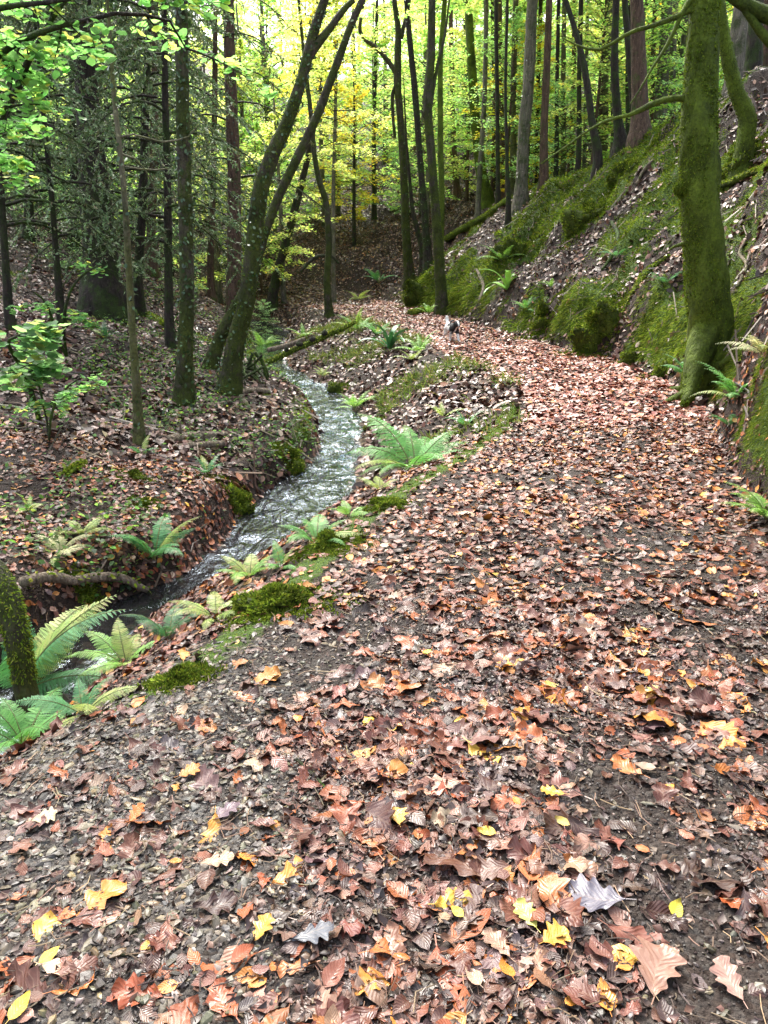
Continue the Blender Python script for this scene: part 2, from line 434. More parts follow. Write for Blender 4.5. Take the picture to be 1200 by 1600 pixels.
def mat_ground():
    m = NT('forest_floor'); p = m.pos()
    soil = m.ramp(m.noise(26, 5, .65, p).outputs[0], [(.3, (.008, .005, .004)), (.7, (.042, .026, .019))])
    vor = m.n('ShaderNodeTexVoronoi', {'feature': 'F1'}, Vector=m.n('ShaderNodeMapping', None, Vector=p, Scale=(1, 1, 1)).outputs[0], Scale=17.0, Randomness=1.0)
    sep = m.n('ShaderNodeSeparateColor', None, Color=vor.outputs['Color'])
    leaf = m.ramp(sep.outputs[0], [(0, (.03, .016, .012)), (.3, (.10, .05, .035)), (.55, (.15, .075, .05)), (.75, (.21, .12, .09)), (.9, (.17, .13, .12)), (1, (.30, .19, .10))], 'CONSTANT')
    lit = m.math('MULTIPLY', m.math('LESS_THAN', vor.outputs['Distance'], .040), .8)
    col = m.mix(lit, soil, leaf)
    # stony trodden edge
    sv = m.n('ShaderNodeTexVoronoi', {'feature': 'F1'}, Vector=p, Scale=60.0)
    ssep = m.n('ShaderNodeSeparateColor', None, Color=sv.outputs['Color'])
    stone = m.ramp(ssep.outputs[1], [(0, (.03, .025, .02)), (.5, (.10, .09, .08)), (1, (.2, .19, .17))])
    at_ = m.attr('Col'); asep = m.n('ShaderNodeSeparateColor', None, Color=at_.outputs['Color'])
    col = m.mix(m.math('MULTIPLY', asep.outputs[1], .85), col, stone)
    mossn = m.noise(30, 4, .65, p).outputs[0]
    mcol = m.ramp(mossn, [(.25, (.018, .035, .006)), (.75, (.085, .14, .02))])
    mk = m.math('ADD', asep.outputs[0], m.math('MULTIPLY', m.math('SUBTRACT', m.noise(9, 4, .6, p).outputs[0], .5), .9))
    mf = m.ramp(mk, [(.4, 0), (.6, 1)])
    col = m.mix(mf, col, mcol)
    # wet streambed
    col = m.mix(asep.outputs[2], col, m.ramp(m.noise(13, 4, .6, p).outputs[0], [(.3, (.015, .010, .006)), (.7, (.10, .065, .035))]))
    h = m.math('ADD', m.noise(40, 5, .65, p).outputs[0], m.math('MULTIPLY', sv.outputs['Distance'], -.6))
    b = m.pbsdf(Base_Color=col, Roughness=.7, Specular_IOR_Level=.15, Normal=m.bump(h, .9, .025))
    return m.done(b)
def mat_water():
    m = NT('stream_water'); p = m.pos()
    mp = m.n('ShaderNodeMapping', None, Vector=p, Scale=(1.6, .7, 1), Rotation=(0, 0, .25))
    n1 = m.noise(3.6, 3, .5, mp.outputs[0], .8).outputs[0]
    n2 = m.noise(22, 3, .55, mp.outputs[0], .4).outputs[0]
    h = m.math('ADD', n1, m.math('MULTIPLY', n2, .16))
    sep = m.n('ShaderNodeSeparateColor', None, Color=m.attr('Col').outputs['Color'])
    nrm = m.bump(h, m.math('MINIMUM', m.math('MULTIPLY_ADD', sep.outputs[0], .9, .22), 1.0), .10)
    fo = m.math('MULTIPLY', m.ramp(m.noise(6, 6, .72, mp.outputs[0], 1.0).outputs[0], [(.57, 0), (.68, 1)]), sep.outputs[0])
    g = m.n('ShaderNodeBsdfGlossy', None, Roughness=.04, Color=C4(.70, .81, .92), Normal=nrm)
    tr = m.n('ShaderNodeBsdfTransparent', None, Color=C4(.50, .42, .33))
    df = m.n('ShaderNodeBsdfDiffuse', None, Color=C4(.022, .022, .024))
    body = m.n('ShaderNodeMixShader', None, **{'0': .45, '1': tr, '2': df})
    fr = m.n('ShaderNodeFresnel', None, IOR=1.36, Normal=nrm)
    surf = m.n('ShaderNodeMixShader', None, **{'0': m.math('MINIMUM', m.math('MULTIPLY', fr.outputs[0], 1.5), 1.0), '1': body, '2': g})
    foam_glint = m.pbsdf(Base_Color=C4(.74, .84, .92), Roughness=.4, Normal=nrm)  # pale blue flecks: foam plus white sky reflection painted into the colour
    return m.done(m.n('ShaderNodeMixShader', None, **{'0': m.math('MULTIPLY', fo, .62), '1': surf, '2': foam_glint}))
def mat_col(name, rough=.6, spec=.4, bumps=0, bscale=60):
    m = NT(name)
    kw = {}
    p = m.pos()
    col = m.attr('Col').outputs['Color']
    nz = m.noise(bscale, 3, .6, p).outputs[0]
    col = m.mix(m.math('MULTIPLY', nz, .5), col, m.mix(1.0, col, C4(.5, .5, .5), 'MULTIPLY'))
    if bumps: kw['Normal'] = m.bump(nz, bumps, .006)
    return m.done(m.pbsdf(Base_Color=col, Roughness=rough, Specular_IOR_Level=spec, **kw))

M = dict(
    litter=mat_litter('wet_fallen_leaf', True), litter_small=mat_litter('fallen_leaf', False),
    leaf=mat_leaf('live_leaf', .68), fern=mat_leaf('fern_frond', .3, .5), needle=mat_leaf('needle', .15, .55), moss=mat_leaf('moss_blade', .25, .9, .08), ivy=mat_leaf('ivy_leaf', .1, .3),
    mossbark=mat_bark('mossy_bark', (.018, .014, .010), (.085, .068, .05), .50, (.045, .062, .010)),
    fullmoss=mat_bark('moss_covered_bark', (.016, .013, .008), (.07, .055, .035), .88, (.078, .118, .010)),
    mossbase=mat_bark('moss_mat', (.02, .03, .005), (.05, .06, .012), 1.05, (.07, .10, .012)),
    dark=mat_bark('dark_bark', (.010, .008, .007), (.05, .037, .03), .38, (.03, .05, .012)),
    brown=mat_bark('brown_bark', (.03, .018, .012), (.14, .085, .06), .25),
    pale=mat_bark('pale_bark', (.05, .045, .035), (.22, .19, .15), .35, (.07, .09, .04)),
    lichen=mat_bark('lichen_bark', (.05, .045, .03), (.20, .18, .11), .50, (.10, .11, .04)),
    deadwood=mat_bark('dead_wood', (.06, .04, .028), (.34, .27, .20), .25, (.06, .08, .02), scale=1.8),
    twig=mat_bark('twig_bark', (.014, .011, .009), (.05, .038, .028), .4),
    ground=mat_ground(), water=mat_water(), stone=mat_col('slate_chip', .45, .5, .3), debris=mat_col('woodland_debris', .6, .3),
)
# ------------------------------------------------------------------ setting: ground, path, water
GC = np.zeros(X.shape + (3,), np.float32)          # moss, stones, streambed
GC[..., 0] = MOSS
stone_m = np.clip(fbm(X * 1.1, YY * 1.1, 41) * 1.5 + 1.0 - np.clip((X + .75) * 1.35, 0, 3) - np.clip(YY - 2.7, 0, 9) * .8, 0, 1) * ((tt > 5.7) & (tt < 7))
GC[..., 1] = np.maximum(stone_m, ((tt > 6) & (tt < 7)) * .22 * (YY < 6))
GC[..., 2] = np.clip((tt - 2.9) * 8, 0, 1) * np.clip((5.25 - tt) * 6, 0, 1) * (YY < 30)
def grid_obj(name, lab, cat, i0, i1, j0=0, j1=None):
    j1 = len(YR) if j1 is None else j1
    a = Acc()
    xs, zs, ys = X[j0:j1, i0:i1 + 1], Z[j0:j1, i0:i1 + 1], YY[j0:j1, i0:i1 + 1]
    n = xs.shape[1]
    i = np.arange(xs.shape[0] - 1)[:, None] * n; k = np.arange(n - 1)[None]
    q = np.stack([i + k, i + k + 1, i + n + k + 1, i + n + k], -1).reshape(-1, 4)
    a.add(np.stack([xs, ys, zs], -1).reshape(-1, 3), q, c=GC[j0:j1, i0:i1 + 1].reshape(-1, 3))
    return tag(obj(name, a, M['ground']), lab, cat, kind='structure')
ci = np.concatenate([[0], np.cumsum(nseg)])
jf = int(np.searchsorted(YR, 31.5))
grid_obj('ground', 'leaf strewn forest floor rising left of the stream', 'ground', 0, ci[3], 0, jf + 1)
grid_obj('stream_bed', 'brown stony bed under the shallow stream', 'stream bed', ci[3], ci[5], 0, jf + 1)
grid_obj('stream_bank', 'earth bank dropping from the path down to the stream', 'bank', ci[5], ci[6], 0, jf + 1)
grid_obj('path', 'woodland path buried in brown fallen leaves', 'path', ci[6], ci[7], 0, jf + 1)
grid_obj('hillside', 'mossy bank rising steeply right of the path', 'hillside', ci[7], ci[11], 0, jf + 1)
grid_obj('hill', 'wooded far side of the valley closing the view', 'hill', 0, ci[11], jf)

a = Acc()
wy = np.concatenate([np.arange(-1.5, 12, .05), np.arange(12, 30, .09)])
wl = np.array([T(SL, y) for y in wy]) - .35; wr = np.array([T(SR, y) for y in wy]) + .35
ns = 40
xs = wl[:, None] + (wr - wl)[:, None] * np.linspace(0, 1, ns)[None]
ys = np.repeat(wy[:, None], ns, 1)
zs = np.array([T(WZ, y) for y in wy])[:, None] + .035 * fbm(xs * 2.6 + ys * .5, ys * 1.7, 51, 3) + .012 * fbm(xs * 9, ys * 6, 52, 2)
rif = np.clip(np.maximum(np.exp(-((ys - 10.4) / 2.6) ** 2), .9 * np.exp(-((ys - 14.6) / 1.6) ** 2)) + .15 * (ys > 5.5), 0, 1)
zs += rif * .03 * fbm(xs * 4, ys * 4, 53, 2)
i = np.arange(len(wy) - 1)[:, None] * ns; k = np.arange(ns - 1)[None]
a.add(np.stack([xs, ys, zs], -1).reshape(-1, 3), np.stack([i + k, i + k + 1, i + ns + k + 1, i + ns + k], -1).reshape(-1, 4), c=np.repeat(rif.reshape(-1, 1), 3, 1))
tag(obj('water', a, M['water']), 'shallow rippling stream running beside the path', 'stream', kind='structure')

# ------------------------------------------------------------------ sampling points on the terrain
cx = (X[:-1, :-1] + X[1:, 1:]) / 2; cy = (YY[:-1, :-1] + YY[1:, 1:]) / 2; cz = (Z[:-1, :-1] + Z[1:, 1:]) / 2
e1 = np.stack([X[:-1, 1:] - X[:-1, :-1], 0 * cx, Z[:-1, 1:] - Z[:-1, :-1]], -1)
e2 = np.stack([X[1:, :-1] - X[:-1, :-1], YY[1:, :-1] - YY[:-1, :-1], Z[1:, :-1] - Z[:-1, :-1]], -1)
AREA = np.linalg.norm(np.cross(e1, e2), axis=-1)
TC = np.repeat(((tcol[:-1] + tcol[1:]) / 2)[None], len(YR) - 1, 0)
dz_ = cz - CAMZ; fw = cy * math.cos(PITCH) - dz_ * math.sin(PITCH)
INV = (fw > .9) & (np.abs(cx) < fw * .5 + .9 + .05 * fw) & (cy < 60)
def sample(w, n):
    """n points on the terrain, chance per square metre proportional to w (cell array)"""
    p = (w * AREA * INV).ravel(); p = p / p.sum()
    idx = rng.choice(p.size, n, p=p)
    j, i = np.unravel_index(idx, cx.shape)
    f, g = rng.random(n), rng.random(n)
    def bl(A): 
        f_, g_ = (f, g) if A.ndim == 2 else (f[:, None], g[:, None])
        return (A[j, i] * (1 - f_) + A[j, i + 1] * f_) * (1 - g_) + (A[j + 1, i] * (1 - f_) + A[j + 1, i + 1] * f_) * g_
    P = np.stack([bl(X), bl(YY), bl(Z)], -1)
    return P, norm(bl(NG)), TC[j, i], bl(MOSS)
def count(w, mask=None):
    return float((w * AREA * INV).sum())

# ------------------------------------------------------------------ fallen leaves
LC = [(.105, .036, .022), (.14, .048, .029), (.18, .072, .045), (.23, .058, .017), (.31, .095, .022), (.05, .022, .016), (.12, .07, .062), (.26, .145, .088), (.37, .25, .165), (.50, .19, .03), (.58, .34, .05)]
LW = [.19, .16, .12, .16, .10, .15, .07, .04, .012, .055, .014]
beech = [leaf_shape('beech', 9, 5, curl=.16 * rng.normal() + .10, fold=.12 + .14 * rng.normal(), rip=.02 + .035 * rng.random(), seed=s) for s in range(12)]
oak = [leaf_shape('oak', 19, 5, curl=.14 * rng.normal() + .10, fold=.10 + .14 * rng.normal(), rip=.03 + .04 * rng.random(), seed=20 + s) for s in range(8)]
beech_lo = [leaf_shape('beech', 5, 3, curl=.2 * rng.normal() + .12, fold=.2 + .22 * rng.normal(), rip=.05, seed=40 + s, petiole=False) for s in range(6)]
def litter(name, lab, w, n, shapes, sizes, mat, tilt=.3, lift=.02, cols=LC, cw=LW, sv=.25):
    acc = Acc()
    P, Nn, tc, mo = sample(w, n)
    pick = rng.integers(0, len(shapes), n)
    tip = rand_dirs(n)
    nn = norm(Nn + tilt * rng.normal(size=(n, 3)))
    flip = rng.random(n) < .35
    nn[flip] *= -1
    fr = frames(nn, tip)
    P = P + Nn * (rng.random((n, 1)) ** 1.6 * lift + .002)
    col = palette(n, cols, cw)
    sz = np.array(sizes)[pick] * np.clip(1 + sv * rng.normal(size=n), .45, 1.7)
    for k, s in enumerate(shapes):
        sel = pick == k
        if sel.any(): scatter(acc, s, P[sel], fr[sel], sz[sel], col[sel])
    return tag(obj(name, acc, mat), lab, 'fallen leaves', kind='stuff')

yy, t_ = cy, TC
onpath = (t_ > 6) & (t_ < 7)
slope_ok = np.clip(NG[:-1, :-1, 2] * 1.6 - .1, .25, 1)
dens = np.where(onpath, 1.0, np.where(t_ > 7, .8, np.where(t_ > 5, .85, .8))) * slope_ok * (1 - .85 * MOSS[:-1, :-1]) * ((t_ < 2.98) | (t_ > 5.05) | (yy > 30))
patch = np.clip(.72 + 1.7 * fbm(cx * 1.5, cy * 1.5, 61, 3), .10, 1.6)
grav = np.clip(1 - 1.05 * stone_m[:-1, :-1], .2, 1)
near = (yy < 3.4) * dens * patch * grav
midw = (yy >= 3.2) * (yy < 7.5) * dens * np.clip(patch + .3, 0, 1.3) * grav
farw = (yy >= 7.2) * dens * np.clip(patch + .35, 0, 1.2) * np.clip(10 / np.maximum(yy, 1), .12, 1) ** np.where((yy > 24) & (yy < 42) & (np.abs(cx) < 6), .35, 1.1)
A1, A2, A3 = count(near), count(midw), count(farw)
# small scraps and flakes below
flake = [leaf_shape('beech', 3, 3, curl=.4, fold=.4, rip=.1, seed=60 + s, petiole=False) for s in range(4)]
DC = [(.05, .028, .02), (.09, .05, .035), (.14, .08, .055), (.03, .018, .014), (.17, .13, .11)]
litter('leaf_litter', 'broken scraps of dark rotted leaves over the near path', near, int(A1 * 4200), flake, [.012, .017, .023, .032], M['litter_small'], .45, .008, DC, [3, 3, 2, 3, 1])
litter('leaf_litter', 'dark sodden leaves pressed flat into the soil of the near path', near, int(A1 * 420), beech + oak, [.052] * 12 + [.085] * 8, M['litter'], .07, .004, [(.055, .026, .019), (.085, .040, .028), (.12, .058, .04), (.07, .05, .048), (.035, .019, .015)], [3, 3, 2, 1.3, 2])
litter('leaf_litter', 'wet brown beech and oak leaves covering the near path', near, int(A1 * 660), beech + oak, [.056, .062, .068, .05, .056, .07, .062, .046, .065, .058, .074, .054] + [.10, .112, .09, .12, .13, .085, .105, .095], M['litter'], .17, .012)
litter('leaf_litter', 'wet brown leaves covering the middle of the path and its banks', midw, int(A2 * 900), beech_lo, [.056] * 6, M['litter'], .25, .018)
PC = [(.27, .092, .062), (.34, .14, .10), (.20, .070, .045), (.38, .12, .05), (.36, .21, .16), (.10, .042, .03), (.50, .26, .08)]
SCo = [(.12, .056, .036), (.155, .080, .054), (.08, .038, .025), (.23, .145, .105), (.05, .028, .021), (.36, .26, .20), (.25, .10, .04)]
isp = onpath & ((yy < 26) | (cx > -.4)) & (yy < 29.5)
fp = farw * isp; fs = farw * ~isp
litter('leaf_litter', 'pinkish brown fallen leaves carpeting the far path', fp, int(count(fp) * 950), [folded(), folded()], [.058, .075], M['litter_small'], .28, .018, PC, [4, 3, 3, 2, 1, 2, .4])
litter('leaf_litter', 'dull brown fallen leaves over the wooded slopes', fs, int(min(count(fs) * 560, 170000)), [folded(), folded()], [.07, .095], M['litter_small'], .45, .03, SCo, [4, 4, 3, 1.5, 3, .4, 1.2])
print('litter', A1, A2, A3)

# ------------------------------------------------------------------ slate chips and twigs on the trodden edge
def chips(name, lab, w, n, smin, smax, cols, flat=(.25, .5)):
    acc = Acc()
    t5 = (1 + 5 ** .5) / 2
    V = norm(np.array([(-1, t5, 0), (1, t5, 0), (-1, -t5, 0), (1, -t5, 0), (0, -1, t5), (0, 1, t5), (0, -1, -t5), (0, 1, -t5), (t5, 0, -1), (t5, 0, 1), (-t5, 0, -1), (-t5, 0, 1)], float))
    Ft = np.array([(0, 11, 5), (0, 5, 1), (0, 1, 7), (0, 7, 10), (0, 10, 11), (1, 5, 9), (5, 11, 4), (11, 10, 2), (10, 7, 6), (7, 1, 8), (3, 9, 4), (3, 4, 2), (3, 2, 6), (3, 6, 8), (3, 8, 9), (4, 9, 5), (2, 4, 11), (6, 2, 10), (8, 6, 7), (9, 8, 1)])
    P, Nn, tc, mo = sample(w, n)
    pick = rng.integers(0, 8, n)
    fr = frames(norm(Nn + .25 * rng.normal(size=(n, 3))), rand_dirs(n))
    sz = smin + (smax - smin) * rng.random(n) ** 2.5
    S = np.stack([sz * (.5 + .4 * rng.random(n)), sz * (.7 + .6 * rng.random(n)), sz * (flat[0] + (flat[1] - flat[0]) * rng.random(n))], -1) * .5
    col = palette(n, cols, [1] * len(cols), .15)
    for k in range(8):
        sel = pick == k
        Vk = V * (1 + .3 * rng.normal(size=(12, 1))); Vk = np.clip(Vk, -1.0, 1.0); Vk[:, 2] = np.clip(Vk[:, 2], -.7, .7)
        scatter(acc, (Vk, Ft, np.zeros((12, 2))), P[sel] + Nn[sel] * .002, fr[sel], S[sel], col[sel])
    return tag(obj(name, acc, M['stone'], smooth=False), lab, 'gravel', kind='stuff')
SC = [(.075, .068, .056), (.12, .108, .085), (.18, .165, .14), (.10, .10, .105), (.095, .10, .062), (.14, .10, .062), (.045, .036, .03), (.22, .18, .125), (.055, .045, .038)]
gw = (yy < 4.2) * (stone_m[:-1, :-1] + .05 * onpath)
chips('gravel', 'grey and olive slate chips on the trodden edge of the path', gw, int(min(count(gw) * 4600, 20000)), .005, .044, [(.80 * c[0], .70 * c[1], .56 * c[2]) for c in SC])
sw = (yy < 26) * (t_ > 3.1) * (t_ < 4.95) * (yy > 3)
def twigs(name, lab, w, n, lmin, lmax, cols, rad=.0016):
    acc = Acc(); P, Nn, tc, mo = sample(w, n)
    d = norm(rand_dirs(n) * np.array([1, 1, .15])); d = norm(d - Nn * np.sum(d * Nn, -1, keepdims=True) + .10 * rng.normal(size=(n, 3)))
    L = lmin + (lmax - lmin) * rng.random(n) ** 2
    x = np.cross(d, Nn); P = P + Nn * (.004 + .012 * rng.random((n, 1)))
    r = rad * (.6 + rng.random((n, 1)))
    col = palette(n, cols, [1] * len(cols))
    bend = x * L[:, None] * .15 * rng.normal(size=(n, 1))
    ring = []
    for s, b in ((-.5, 0), (0, 1), (.5, 0)):
        c = P + d * L[:, None] * s + bend * b
        ring += [c + x * r, c + Nn * r * 1.6, c - x * r]
    V = np.stack(ring, 1)
    o = (np.arange(n) * 9)[:, None, None]
    q = np.array([[0, 1, 4, 3], [1, 2, 5, 4], [3, 4, 7, 6], [4, 5, 8, 7]])[None] + o
    acc.add(V.reshape(-1, 3), q.reshape(-1, 4), c=np.repeat(col, 9, 0))
    return tag(obj(name, acc, M['debris']), lab, 'twigs', kind='stuff')
twigs('twig_litter', 'fine needles and broken twigs lying among the leaves', (yy < 5) * dens, 9000, .015, .10, [(.06, .04, .03), (.14, .09, .06), (.25, .17, .10), (.03, .02, .016)], .0011)
twigs('twig_litter', 'dead twigs and root ends on the mossy bank', (yy > 5) * (yy < 26) * (t_ > 7.3) * (t_ < 10), 900, .12, .8, [(.10, .07, .05), (.24, .19, .14), (.05, .035, .03)], .007)
twigs('twig_litter', 'thin fallen twigs scattered over the slope left of the stream', (yy > 5) * (yy < 26) * (t_ < 3), 1400, .15, .9, [(.10, .07, .05), (.20, .15, .11), (.05, .035, .03)], .006)
chips('soil_crumbs', 'crumbs of dark wet soil between the leaves', (yy < 4.2) * onpath * 1.0, 24000, .004, .016, [(.03, .02, .015), (.05, .034, .026), (.02, .014, .011), (.08, .06, .048)], (.5, .9))
chips('pebbles', 'brown pebbles showing in the shallow stream', sw, 2500, .03, .16, [(.10, .07, .045), (.15, .12, .09), (.06, .05, .04), (.2, .16, .12)], (.35, .7))

# ------------------------------------------------------------------ moss and ground cover
MC = [(.095, .145, .014), (.14, .19, .018), (.19, .24, .028), (.045, .070, .010), (.25, .26, .05)]
def blades(acc, P, Nn, L, wd, cols, droop=0.0, spread=.6):
    n = len(P)
    d = norm(Nn + spread * rng.normal(size=(n, 3)) + np.array([0, 0, -1.0]) * np.broadcast_to(np.asarray(droop, float).reshape(-1, 1), (n, 1)))
    x = norm(np.cross(d, rand_dirs(n)))
    L = np.asarray(L)[:, None]; wd = np.asarray(wd)[:, None]
    tipv = P + d * L + np.array([0, 0, -1]) * L * .25 * np.asarray(droop, float).reshape(-1, 1)
    midv = P + d * L * .55
    V = np.stack([P - x * wd * .4, P + x * wd * .4, midv + x * wd * .5, tipv, midv - x * wd * .5], 1)
    o = (np.arange(n) * 5)[:, None]
    q = np.array([[0, 1, 2, 4]]) + o; t = np.array([[4, 2, 3]]) + o
    acc.add(V.reshape(-1, 3), q, t, np.repeat(cols, 5, 0))
mossw = MOSS[:-1, :-1] ** 1.5 * np.clip(7 / np.maximum(yy, 3), .1, 1.6) ** 1.3 * (yy < 30)
acc = Acc(); n = 230000
P, Nn, tc, mo = sample(mossw, n)
k = np.clip(P[:, 1] / 9, .42, 2.4)
patchc = np.clip(1 + 1.1 * fbm(P[:, 0] * 2.2 + P[:, 2] * 2, P[:, 1] * 2.2, 71), .45, 1.7)[:, None]
wallm = (tc > 7.03) & (tc < 8.05)
blades(acc, P - Nn * .004, Nn, (.022 + .03 * rng.random(n)) * k * np.where(wallm, 1.8, 1), (.0036 + .004 * rng.random(n)) * k, palette(n, MC, [3, 3, 2, 3, .7]) * patchc, np.where(wallm, .95, .35), .55)
tag(obj('moss', acc, M['moss']), 'bright green moss growing over the banks', 'moss', kind='stuff')

# low green plants on the far bank of the stream
acc = Acc(); uw = (t_ < 2.9) * (t_ > 1.2) * (yy < 24) * (yy > 4) * np.clip(fbm(cx * .8, cy * .8, 81, 3) * 2.2 + .35 + .5 * (t_ > 1.75), .03, 1) * np.clip(10 / np.maximum(yy, 4), .3, 1.5)
n = 9000
P, Nn, tc, mo = sample(uw, n)
hgt = .02 + .13 * rng.random(n) ** 2
P = P + np.array([0, 0, 1]) * hgt[:, None] + .02 * rng.normal(size=(n, 3))
scatter(acc, folded(), P, frames(norm(np.array([0, 0, 1]) + .45 * rng.normal(size=(n, 3))), rand_dirs(n)), .028 + .035 * rng.random(n), palette(n, [(.06, .13, .03), (.09, .18, .05), (.13, .22, .05), (.05, .10, .05), (.18, .22, .05)], [3, 3, 2, 2, 1]))
tag(obj('undergrowth', acc, M['leaf']), 'low leafy plants and ivy creeping over the slope beside the stream', 'ground cover', kind='stuff')
acc = Acc(); gw2 = ((t_ > 5.3) & (t_ < 6.05)) * (yy > 7) * (yy < 21) * np.clip(fbm(cx * 1.1, cy * 1.1, 83, 3) * 3 + .35, 0, 1)
n = 7000
P, Nn, tc, mo = sample(gw2, n)
blades(acc, P, norm(Nn * .5 + np.array([0, 0, .8])), .08 + .16 * rng.random(n), .006 + .006 * rng.random(n), palette(n, [(.12, .18, .03), (.18, .22, .05), (.28, .25, .08), (.08, .14, .03)], [3, 3, 1, 2]), .6, .45)
tag(obj('grass', acc, M['moss']), 'tufts of rough grass along the shoulder of the far path', 'grass', kind='stuff')
# ------------------------------------------------------------------ foliage builders
class Fol:
    def __init__(s): s.p = []; s.t = []; s.n = []; s.s = []; s.c = []
    def emit(s, acc, shape, cols, w, var=.2, bright=None):
        P = np.array(s.p); n = len(P)
        scatter(acc, shape, P, frames(np.array(s.n), np.array(s.t)), np.array(s.s), palette(n, cols, w, var))
def spray(wood, fol, base, d, L, twigs=12, tl=.5, nl=8, ls=.08, r0=.012, rise=0., droop=.25, up=(0, 0, 1), jit=.35, sub=True, bare=.15):
    d = norm(np.array(d, float)); base = np.array(base, float); up = np.array(up, float)
    side = norm(np.cross(d, up)); 
    ss = np.linspace(0, 1, 7)
    ph = random.random() * 6; wv = .05 * L
    pts = np.array([base + d * L * s + up * (rise * L * s * s - droop * L * s ** 2.2) + side * wv * math.sin(ph + s * 4) * s for s in ss])
    if wood is not None: tube(wood, pts, r0 * (1 - .85 * ss), 5 if r0 > .02 else 4, cap=False)
    def along(s):
        k = min(int(s * 6), 5); f = s * 6 - k
        return pts[k] * (1 - f) + pts[k + 1] * f, norm(pts[k + 1] - pts[k])
    for q in range(twigs):
        s = bare + (1 - bare) * (q + random.random() * .8) / twigs
        p, tn = along(min(s, .999))
        sd = side * (1 if q % 2 else -1)
        td = norm(tn * (.55 + .5 * random.random()) + sd * (1 - .35 * s) + up * random.gauss(0, .28))
        l = tl * (1.15 - .75 * s) * random.uniform(.6, 1.25)
        tp = np.array([p, p + td * l * .5 + up * .03 * l, p + td * l - up * .12 * l])
        if wood is not None and sub: tube(wood, tp, np.array([.35, .25, .08]) * r0, 3, cap=False)
        for z in range(nl):
            u = (z + .6 + random.random() * .6) / nl
            c = p + (tp[2] - p) * u + np.random.default_rng(random.randrange(1 << 30)).normal(size=3) * ls * .35
            lt = norm(td + np.cross(td, up) * (1 if z % 2 else -1) * .9 + np.array([random.gauss(0, .3), random.gauss(0, .3), random.gauss(-.25, .3)]))
            fol.p.append(c); fol.t.append(lt); fol.n.append(norm(up + np.array([random.gauss(0, jit), random.gauss(0, jit), random.gauss(0, jit * .5)])))
            fol.s.append(ls * random.uniform(.65, 1.25))

YEL = ([(.60, .60, .18), (.50, .57, .18), (.40, .53, .17), (.62, .46, .12), (.72, .71, .34)], [2, 3, 3.6, .25, 1.6])
LIM = ([(.38, .54, .14), (.30, .48, .14), (.48, .60, .20), (.20, .40, .13), (.64, .65, .28)], [3, 3, 2, 2, .8])
GRE = ([(.24, .41, .16), (.30, .48, .20), (.35, .50, .17), (.17, .31, .12), (.42, .46, .09)], [3, 3, 2, 2, .8])
MIN = ([(.26, .44, .22), (.20, .37, .18), (.32, .48, .24), (.42, .50, .18)], [2, 2, 2, 1])

def crown_proto(name, pal, H, r, nb, ls=.10, twigs=13, nl=8, shape=lambda h: math.sin(PI * min(.12 + .86 * h, 1)) ** .7, el=(.05, .8), h0=0.0, dens=1):
    wood, fol = Acc(), Fol()
    for b in range(nb):
        h = (b + random.random()) / nb
        az = b * 2.4 + random.gauss(0, .35)
        e = el[0] + (el[1] - el[0]) * h + random.gauss(0, .15)
        L = r * shape(h) * random.uniform(.65, 1.15)
        d = (math.cos(az) * math.cos(e), math.sin(az) * math.cos(e), math.sin(e))
        spray(wood, fol, (0, 0, h0 + (H - h0) * h * .97), d, L, twigs, L * .36, nl, ls, .007 * L + .006, droop=.18)
    la = Acc(); fol.emit(la, kite(), *pal)
    return mesh(name + '_branch', wood, M['twig']), mesh(name + '_crown', la, M['leaf'])

CROWN = {
    'yellow': crown_proto('yellow_beech', YEL, 7.0, 2.6, 43, .14, 14, 9),
    'lime': crown_proto('lime_beech', LIM, 7.0, 2.7, 43, .14, 14, 9),
    'green': crown_proto('green_beech', GRE, 7.0, 2.7, 40, .135, 13, 9),
    'mint': crown_proto('pale_green_shrub', MIN, 4.5, 2.2, 38, .11, 13, 8),
    'gold': crown_proto('gold_beech', ([(.66, .52, .06), (.62, .56, .08), (.50, .52, .08), (.62, .38, .05)], [3, 3, 3, .6]), 6.0, 2.3, 40, .13, 13, 9),
    'top': crown_proto('oak_top', LIM, 6.5, 3.4, 18, .13, 9, 6, el=(.15, 1.0)),
    'topyellow': crown_proto('oak_yellow_top', YEL, 6.5, 3.3, 17, .13, 9, 6, el=(.15, 1.0)),
}
NEEDLE = ([(.09, .145, .06), (.13, .195, .085), (.17, .25, .12), (.25, .31, .17), (.20, .18, .10)], [3, 3, 2, 1, .7])
